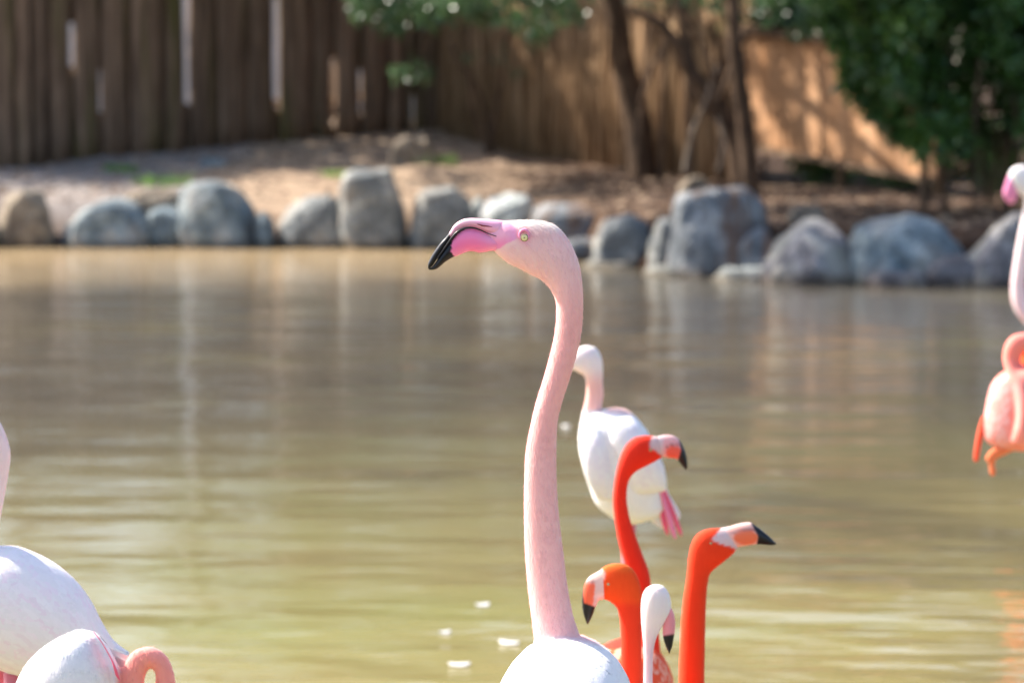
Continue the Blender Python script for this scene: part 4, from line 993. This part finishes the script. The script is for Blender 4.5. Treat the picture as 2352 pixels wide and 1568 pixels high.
# ---- red flamingo, upper one, facing right
Y = 6.9
nr = mapped([(1030, 125, 1062, 325, 40), (1000, 110, 1035, 345, 60), (930, 108, 980, 378, 84), (850, 106, 892, 424, 98), (765, 122, 800, 470, 104), (692, 170, 747, 508, 100), (640, 240, 713, 550, 92), (602, 330, 690, 600, 84), (571, 440, 679, 660, 78), (545, 570, 674, 730, 74), (529, 700, 676, 800, 74),
             (526, 830, 690, 890, 76), (538, 950, 708, 980, 80), (560, 1100, 742, 1080, 84), (590, 1250, 786, 1205, 90), (632, 1400, 842, 1355, 96), (680, 1560, 908, 1530, 100)], z6, K6) + [(1449, 1350, 1497, 1350, 23), (1462, 1410, 1509, 1410, 24), (1469, 1475, 1516, 1475, 25, -5), (1468, 1540, 1518, 1540, 30, -20), (1450, 1600, 1510, 1600, 36, -40)]
def rcol(px, py, v):
    zx, zy = (px-1292)/K6, (py-976)/K6; c = mixc(RED, ORANGE, smoothstep(1480, 1520, py)*.8)
    if zy < 420:
        n = 14*mnoise.noise(Vector((zx*.02, zy*.02, 2)))
        lim = np.interp(zy, [90, 150, 230, 280, 340, 400], [945, 925, 905, 990, 1060, 1120]); c = mixc(c, (.62, .50, .50), smoothstep(lim-12, lim+18, zx+n))
    return c
def rbill(px, py, v):
    zx, zy = (px-1292)/K6, (py-976)/K6
    c = mixc((.72, .34, .34), (.80, .50, .48), smoothstep(200, 110, zy)); c = mixc(c, (.64, .50, .50), smoothstep(1080, 1030, zx))
    d = math.hypot((zx-1165)/85, (zy-285)/72); c = mixc((.80, .12, .08), c, smoothstep(.85, 1.1, d))
    c = mixc(c, (.25, .08, .08), .8*math.exp(-((zy - np.interp(zx, [1070, 1130, 1200, 1240], [240, 205, 200, 215]))/9)**2)*smoothstep(1060, 1090, zx))
    lim = np.interp(zy, [100, 160, 260, 380, 470], [1235, 1218, 1240, 1200, 1190]); return mixc(c, BLACK, smoothstep(lim-8, lim+8, zx))
bird('red flamingo facing right whose head overlaps the white bird', Y, [nr], [egg_rings(P(1428, 1622, Y-.1), (-.15, -1, -.15), .24, .100, .113, .15)], rcol, 'plume_red', .0042,
     mapped([(1000, 112, 1045, 335, 58), (1060, 101, 1100, 342, 58), (1120, 101, 1142, 345, 56), (1175, 116, 1180, 351, 50), (1222, 153, 1204, 370, 46), (1257, 210, 1216, 386, 42), (1287, 280, 1232, 406, 36), (1303, 360, 1252, 430, 28), (1307, 420, 1272, 450, 20), (1294, 468, 1286, 465, 4)], z6, K6), rbill,
     (500, (-.1, -1, -.3), .06, lambda a, b, c: ORANGE if random.random() < .6 else (.86, .35, .22), lambda c: 1.0 if proj(c)[1] > 1488 and c[1] < 6.86 else 0, 'plume_red'),
     (*z6(905, 215), 90, 3.6, (.55, .42, .2)), [P(1420, 1700, Y-.08), P(1450, 1700, Y-.08)], (1450, 1500), downs=6000)

# ---- orange flamingo, bill drooping left
Y = 6.1
nr = mapped([(842, 722, 852, 925, 36), (870, 690, 880, 938, 58), (920, 667, 915, 950, 72), (985, 658, 952, 975, 80), (1055, 671, 977, 1005, 80), (1112, 720, 988, 1040, 78), (1149, 797, 997, 1085, 76), (1164, 882, 1001, 1135, 74), (1167, 985, 1004, 1195, 74), (1167, 1110, 1006, 1265, 75), (1167, 1310, 1006, 1385, 78), (1167, 1568, 1005, 1568, 82), (1185, 1800, 1000, 1800, 95), (1260, 2050, 1020, 2050, 120)], z2, K2)
def ocol(px, py, v):
    zx, zy = (px-1119.7)/K2, (py-1091)/K2; c = mixc(ORANGE, RED, smoothstep(930, 1000, zy)*.75); c = mixc(c, (.86, .18, .02), .6*smoothstep(760, 680, zy))
    if zy < 960:
        n = 14*mnoise.noise(Vector((zx*.03, zy*.03, 2))); lim = np.interp(zy, [690, 740, 800, 860, 940], [850, 885, 872, 858, 850]); c = mixc(c, (.66, .48, .44), smoothstep(lim+12, lim-10, zx+n))
    return c
def obill(px, py, v):
    zx, zy = (px-1119.7)/K2, (py-1091)/K2
    c = mixc((.80, .52, .44), (.66, .44, .42), smoothstep(760, 900, zy))
    ins = smoothstep(812, 800, zx + .1*(zy-900))*smoothstep(800, 822, zy); c = mixc(c, (.80, .13, .06), ins)
    c = mixc(c, (.2, .1, .1), .8*math.exp(-((zy-(806 - .12*(zx-740)))/9)**2)*smoothstep(830, 800, zx))
    e = np.interp(zy, [790, 830, 900, 960, 990], [736, 730, 724, 730, 745])
    lim = 965 + (zx-740)*.36 + 8*mnoise.noise(Vector((zx*.06, 0, 0)))
    return mixc(c, BLACK, max(smoothstep(e+6, e-6, zx)*smoothstep(800, 830, zy), smoothstep(lim-8, lim+8, zy)))
bird('orange flamingo with drooping bill facing left beside the tall pink neck', Y, [nr], [egg_rings(P(1490, 1760, Y), (1, .3, -.25), .24, .10, .11, .2)], ocol, 'plume_red', .0038,
     mapped([(872, 700, 886, 935, 56), (815, 734, 852, 940, 54), (767, 764, 836, 950, 50), (736, 812, 829, 962, 46), (719, 880, 823, 980, 42), (712, 950, 812, 1002, 36), (720, 1030, 796, 1050, 28), (738, 1090, 776, 1092, 18), (753, 1124, 761, 1120, 3)], z2, K2), obill,
     (300, (1, .3, -.3), .06, lambda a, b, c: ORANGE, lambda c: 1.0 if c[2] < .5 else 0, 'plume_red'),
     (*z2(905, 790), 66, 3.4, (.6, .45, .2)), [P(1480, 1850, Y), P(1510, 1850, Y)], (1460, 1500), downs=7000)

# ---- pale flamingo hanging its bill
Y = 5.9
nr = mapped([(1255, 822, 1275, 822, 18), (1205, 845, 1330, 836, 70), (1172, 890, 1372, 890, 96), (1158, 960, 1388, 960, 104), (1156, 1025, 1383, 1030, 100), (1158, 1085, 1350, 1090, 88), (1163, 1145, 1312, 1152, 72), (1168, 1205, 1283, 1210, 58), (1175, 1285, 1260, 1290, 46), (1178, 1400, 1250, 1400, 42), (1176, 1568, 1248, 1568, 42), (1180, 1800, 1262, 1800, 50), (1185, 2050, 1320, 2050, 80)], z2, K2)
bird('pale flamingo between orange necks with its bill hanging straight down', Y, [nr], [egg_rings(P(1510, 1790, Y+.05), (.5, 1, -.2), .24, .10, .11, .2)], lambda px, py, v: mixc((.86, .76, .72), (.85, .62, .64), smoothstep(1430, 1500, py)), 'plume_white', .0036,
     mapped([(1345, 1040, 1380, 985, 40), (1332, 1085, 1396, 1015, 46), (1324, 1135, 1411, 1060, 44), (1322, 1190, 1418, 1130, 40), (1327, 1232, 1410, 1208, 34), (1345, 1290, 1396, 1285, 24), (1362, 1326, 1383, 1320, 12), (1374, 1346, 1377, 1344, 3)], z2, K2), lambda px, py, v: mixc((.80, .28, .32), BLACK, smoothstep(1454, 1460, py + (px-1535)*.15)),
     (300, (.5, 1, -.3), .06, lambda a, b, c: WHITE, lambda c: 1.0 if c[2] < .55 else 0, 'plume_white'), None, [P(1500, 1880, Y), P(1530, 1880, Y)], (1500, 1500), downs=5000)

# ---- red flamingo right, bill held level
Y = 6.3
nr = mapped([(1830, 400, 1905, 535, 34), (1800, 394, 1895, 546, 48), (1740, 395, 1850, 600, 66), (1680, 398, 1792, 647, 78), (1612, 418, 1732, 696, 83), (1562, 462, 1692, 730, 80), (1531, 530, 1673, 768, 77), (1515, 620, 1663, 822, 74), (1508, 700, 1657, 882, 73), (1498, 790, 1652, 962, 74), (1477, 930, 1648, 1062, 78), (1461, 1100, 1645, 1182, 84), (1451, 1300, 1643, 1342, 90), (1441, 1568, 1640, 1568, 96), (1440, 1800, 1660, 1800, 110), (1450, 2050, 1720, 2050, 130)], z2, K2)
def r6col(px, py, v):
    zx, zy = (px-1119.7)/K2, (py-1091)/K2; c = mixc(ORANGE, RED, .55)
    if zy < 620:
        n = 14*mnoise.noise(Vector((zx*.03, zy*.03, 2))); lim = np.interp(zy, [380, 430, 480, 515, 545, 600], [1770, 1735, 1690, 1740, 1860, 1920]); c = mixc(c, (.70, .56, .56), smoothstep(lim-10, lim+14, zx+n))
    return c
def r6bill(px, py, v):
    zx, zy = (px-1119.7)/K2, (py-1091)/K2; c = mixc((.84, .46, .38), (.80, .58, .56), smoothstep(1840, 1790, zx)); c = mixc(c, (.86, .62, .54), smoothstep(400, 365, zy)*.7)
    d = math.hypot((zx-1950)/95, (zy-468)/58); c = mixc((.82, .18, .08), c, smoothstep(.85, 1.1, d))
    c = mixc(c, (.3, .1, .1), .8*math.exp(-((zy - np.interp(zx, [1830, 1900, 1980, 2030], [438, 412, 405, 415]))/7)**2)*smoothstep(1830, 1870, zx))
    lim = np.interp(zy, [350, 400, 460, 530], [1985, 2010, 2042, 2030]); return mixc(c, BLACK, smoothstep(lim-8, lim+8, zx))
bird('red flamingo farthest right of the red trio, holding its bill level', Y, [nr], [egg_rings(P(1620, 1800, Y+.1), (.3, 1, -.2), .24, .10, .11, .2)], r6col, 'plume_red', .004,
     mapped([(1765, 396, 1880, 548, 50), (1830, 382, 1922, 538, 52), (1890, 365, 1967, 530, 50), (1942, 355, 2002, 524, 47), (1986, 355, 2032, 522, 44), (2032, 386, 2062, 522, 40), (2082, 423, 2097, 525, 34), (2132, 466, 2137, 529, 26), (2166, 500, 2162, 525, 14), (2183, 514, 2179, 519, 3)], z2, K2), r6bill,
     (300, (.3, 1, -.3), .06, lambda a, b, c: ORANGE, lambda c: 1.0 if c[2] < .5 else 0, 'plume_red'), (*z2(1672, 480), 76, 3.2, (.55, .42, .2)), [P(1600, 1880, Y), P(1635, 1880, Y)], (1600, 1500), downs=7000)

# ---- pale flamingo at the left edge
Y = 5.75
nk = mapped([(-330, 60, -300, 200, 40), (-250, 0, -230, 190, 62), (-150, 0, -160, 170, 66), (-70, 40, -110, 190, 60), (0, 120, -85, 235, 58), (36, 195, -72, 270, 57), (58, 275, -62, 300, 57), (58, 345, -62, 345, 57), (45, 430, -78, 430, 58), (22, 560, -105, 545, 60), (-10, 700, -150, 680, 64), (-70, 850, -220, 820, 80), (-90, 1000, -290, 960, 110)], z7, K7)
tr_rows = mapped([(-330, 960, -300, 1120, 80), (-240, 870, -230, 1290, 180), (-120, 815, -130, 1420, 230), (0, 800, -40, 1480, 250), (100, 804, 60, 1520, 255), (200, 841, 160, 1545, 250), (300, 896, 260, 1560, 240), (400, 976, 360, 1565, 220), (470, 1060, 440, 1565, 190), (530, 1160, 510, 1560, 150), (580, 1278, 575, 1545, 100), (645, 1350, 640, 1500, 60), (722, 1396, 718, 1425, 20)], z7, K7)
def lcol(px, py, v): return mixc((.86, .68, .68), WHITE, smoothstep(1210, 1270, py))
bl = bird('white flamingo cut by the left frame edge, pale neck curving up', Y, [nk], [pair_rings(tr_rows, Y, 50, 32)], lcol, 'plume_white', .0045,
     mapped([(-260, 20, -250, 180, 44), (-330, 60, -310, 190, 44), (-390, 130, -360, 220, 34), (-420, 220, -395, 255, 18), (-425, 280, -420, 280, 4)], z7, K7), lambda px, py, v: mixc((.84, .3, .45), BLACK, smoothstep(-150, -160, px)),
     (900, (.75, -.2, -.6), .085, lambda a, b, c: mixc((.85, .81, .83), (.86, .68, .78), random.random()**3*.6), lambda c: 1.0 if proj(c)[1] > 1262 else 0, 'plume_white'), None,
     [P(34, 1545, Y), P(-20, 1540, Y) + Vector((0, .06, 0))], (20, 1450), downs=9000)
# ---- white flamingo lowest at left with its coral neck looped
Y = 4.75
tr_rows = mapped([(400, 1282, 470, 1274, 60), (300, 1330, 540, 1300, 150), (220, 1385, 590, 1355, 200), (150, 1455, 632, 1420, 230), (105, 1530, 662, 1490, 250), (78, 1600, 672, 1580, 255), (70, 1700, 670, 1690, 250), (90, 1820, 640, 1800, 220), (160, 1920, 560, 1910, 160), (300, 1990, 420, 1985, 60)], z7, K7)
nk = mapped([(620, 1760, 760, 1780, 62), (655, 1680, 790, 1690, 62), (665, 1600, 800, 1600, 62), (668, 1540, 803, 1545, 60), (685, 1470, 812, 1512, 58), (726, 1398, 825, 1490, 56), (786, 1367, 836, 1483, 55), (850, 1365, 846, 1485, 55), (910, 1400, 856, 1495, 54), (950, 1460, 861, 1520, 54), (972, 1540, 860, 1555, 55), (978, 1620, 858, 1620, 58), (985, 1690, 850, 1690, 66), (980, 1760, 852, 1750, 66), (950, 1810, 880, 1800, 50)], z7, K7)
def fcol(px, py, v): return mixc(WHITE, (.93, .34, .28), smoothstep(268, 284, px + (py-1500)*.12)) if py > 1478 else WHITE
bf = bird('white flamingo lowest at left with its coral neck looped in an arch', Y, [nk], [pair_rings(tr_rows, Y, 40, 32)], fcol, 'plume_white', .004,
     mapped([(985, 1720, 870, 1740, 50), (1000, 1790, 890, 1790, 48), (990, 1850, 905, 1830, 40), (960, 1890, 915, 1860, 24), (925, 1890, 920, 1880, 5)], z7, K7), lambda px, py, v: mixc((.84, .3, .4), BLACK, smoothstep(1680, 1690, py)),
     (700, (-.3, -.8, -.5), .07, lambda a, b, c: mixc(WHITE, (.86, .76, .82), .4*random.random()), lambda c: 1.0 if proj(c)[0] < 225 and proj(c)[1] > 1470 else 0, 'plume_white'), None,
     [P(130, 1730, Y), P(180, 1730, Y)], (150, 1600), downs=9000)
mb = MB(); mb.ring_loft(pair_rings(mapped([(520, 1268, 534, 1276, 12, -70), (560, 1295, 582, 1320, 16, -130), (600, 1345, 625, 1385, 18, -160), (635, 1410, 665, 1460, 18, -165), (655, 1490, 685, 1530, 16, -150)], z7, K7), Y, 24, 12)); mb.c = [(.86, .14, .24)]*len(mb.v)
me = mb.mesh('pink_wing_edge'); fix_normals(me); child('wing_edge', me, M['plume_red'], bf)

# ---- coral flamingo at right edge
Y = 9.0
nk = mapped([(640, 1080, 560, 1080, 44), (640, 980, 556, 1000, 46), (610, 890, 540, 950, 44), (550, 835, 500, 915, 42), (490, 820, 470, 905, 41), (432, 820, 442, 908, 41), (390, 832, 433, 920, 41), (360, 868, 430, 937, 41), (348, 915, 428, 960, 40), (350, 965, 429, 985, 40, -20), (363, 1015, 434, 1012, 40, -60), (378, 1065, 444, 1060, 42, -100), (390, 1120, 452, 1120, 44, -130), (390, 1180, 450, 1190, 46, -140), (378, 1245, 446, 1258, 52, -130), (360, 1300, 450, 1315, 60, -90)], z3, K3)
tr_rows = mapped([(335, 1005, 440, 965, 50), (300, 1050, 520, 965, 100), (282, 1110, 565, 985, 120), (267, 1190, 592, 1045, 130), (262, 1250, 600, 1155, 130), (275, 1305, 582, 1262, 115), (340, 1338, 545, 1322, 80), (430, 1350, 500, 1346, 30)], z3, K3)
def ccol(px, py, v): return mixc((.92, .27, .22), (.92, .36, .33), smoothstep(850, 900, py)*(.5 + .5*mnoise.noise(Vector((px*.05, py*.05, 0)))))
bc = bird('coral flamingo at the right frame edge with its neck folded over its back', Y, [nk], [pair_rings(tr_rows, Y, 36, 28)], ccol, 'plume_red', .0055,
     mapped([(640, 1060, 556, 1060, 40), (645, 1120, 565, 1130, 38), (625, 1180, 560, 1180, 30), (590, 1215, 560, 1205, 16), (570, 1225, 565, 1222, 4)], z3, K3), lambda px, py, v: mixc((.84, .45, .4), BLACK, smoothstep(935, 945, py)),
     (420, (-.7, -.2, -.7), .055, lambda a, b, c: mixc((.92, .28, .24), (.92, .52, .50), random.random()**2), lambda c: 1.0 if proj(c)[1] > 868 and proj(c)[0] < 2318 else 0, 'plume_red'), None, [P(2385, 1030, Y)], (2330, 950))
mb = MB(); mb.ring_loft(pair_rings(mapped([(258, 1190, 275, 1200, 14), (240, 1240, 268, 1255, 16), (226, 1310, 252, 1320, 14), (218, 1375, 242, 1378, 10), (222, 1396, 236, 1396, 4)], z3, K3), Y, 20, 12)); mb.c = [(.82, .12, .06)]*len(mb.v)
me = mb.mesh('tail'); fix_normals(me); child('tail', me, M['plume_red'], bc)
mb = MB(); mb.ring_loft(pair_rings(mapped([(350, 1330, 400, 1340, 16, -40), (308, 1328, 352, 1362, 16, -40), (272, 1362, 312, 1382, 15, -40), (268, 1386, 312, 1392, 14, -40), (280, 1400, 306, 1402, 11, -40), (284, 1440, 312, 1440, 11, -40), (292, 1456, 304, 1456, 5, -40)], z3, K3), Y, 26, 12)); mb.c = [(.85, .24, .1)]*len(mb.v)
me = mb.mesh('tucked_leg'); fix_normals(me); child('tucked_leg', me, M['plume_red'], bc)

# ---- far pink flamingo at the right edge
Y = 13.0
nk = mapped([(372, 122, 408, 180, 18), (380, 95, 415, 195, 30), (402, 74, 432, 205, 36), (440, 68, 447, 218, 38), (478, 88, 450, 240, 37), (500, 140, 445, 265, 34), (504, 220, 436, 302, 32), (492, 320, 426, 345, 31), (470, 440, 406, 450, 31), (453, 540, 391, 550, 32), (447, 612, 385, 612, 33), (458, 675, 392, 690, 35), (500, 725, 430, 760, 40), (580, 760, 520, 840, 50), (680, 800, 620, 920, 60)], z3, K3)
bird('far pale pink flamingo high at the right frame edge, neck bowed left', Y, [nk], [egg_rings(P(*z3(760, 880), Y), (1, .2, -.25), .25, .10, .12, .2)], lambda px, py, v: mixc((.86, .80, .78), (.86, .62, .64), smoothstep(400, 700, py)), 'plume_white', .006,
     mapped([(374, 112, 412, 185, 24), (358, 158, 414, 200, 23), (350, 195, 406, 226, 20), (362, 226, 392, 241, 12), (378, 244, 384, 244, 3)], z3, K3), lambda px, py, v: mixc((.80, .26, .46), BLACK, smoothstep(466, 471, py)),
     (300, (1, 0, -.4), .06, lambda a, b, c: WHITE, lambda c: 1.0 if proj(c)[1] > 730 else 0, 'plume_white'), None, [P(*z3(760, 930), Y), P(*z3(800, 930), Y) + Vector((0, .06, 0))], (2500, 800))
# ---- an orange one beyond the right edge, present in the picture by its reflection
dst = Vector((1.97, 13.0, ground_h(1.97, 13.0)))
r2 = bc.copy(); COL.objects.link(r2); r2.location = dst; r2['label'] = 'orange flamingo almost hidden behind the coral one at the right edge, mirrored in the water'
for ch in list(bc.children):
    c2 = ch.copy(); COL.objects.link(c2); c2.parent = r2
    if ch.name.startswith('leg'): c2.scale.z = .75
    else: c2.location.z -= .28
    if ch.name.startswith(('body', 'contour')):
        c2.data = ch.data.copy(); a = c2.data.color_attributes['tint']; nv = len(a.data)
        a.data.foreach_set('color', np.tile(np.array((*ORANGE, 1), np.float32), nv))
    for g2 in ch.children: c3 = g2.copy(); COL.objects.link(c3); c3.parent = c2
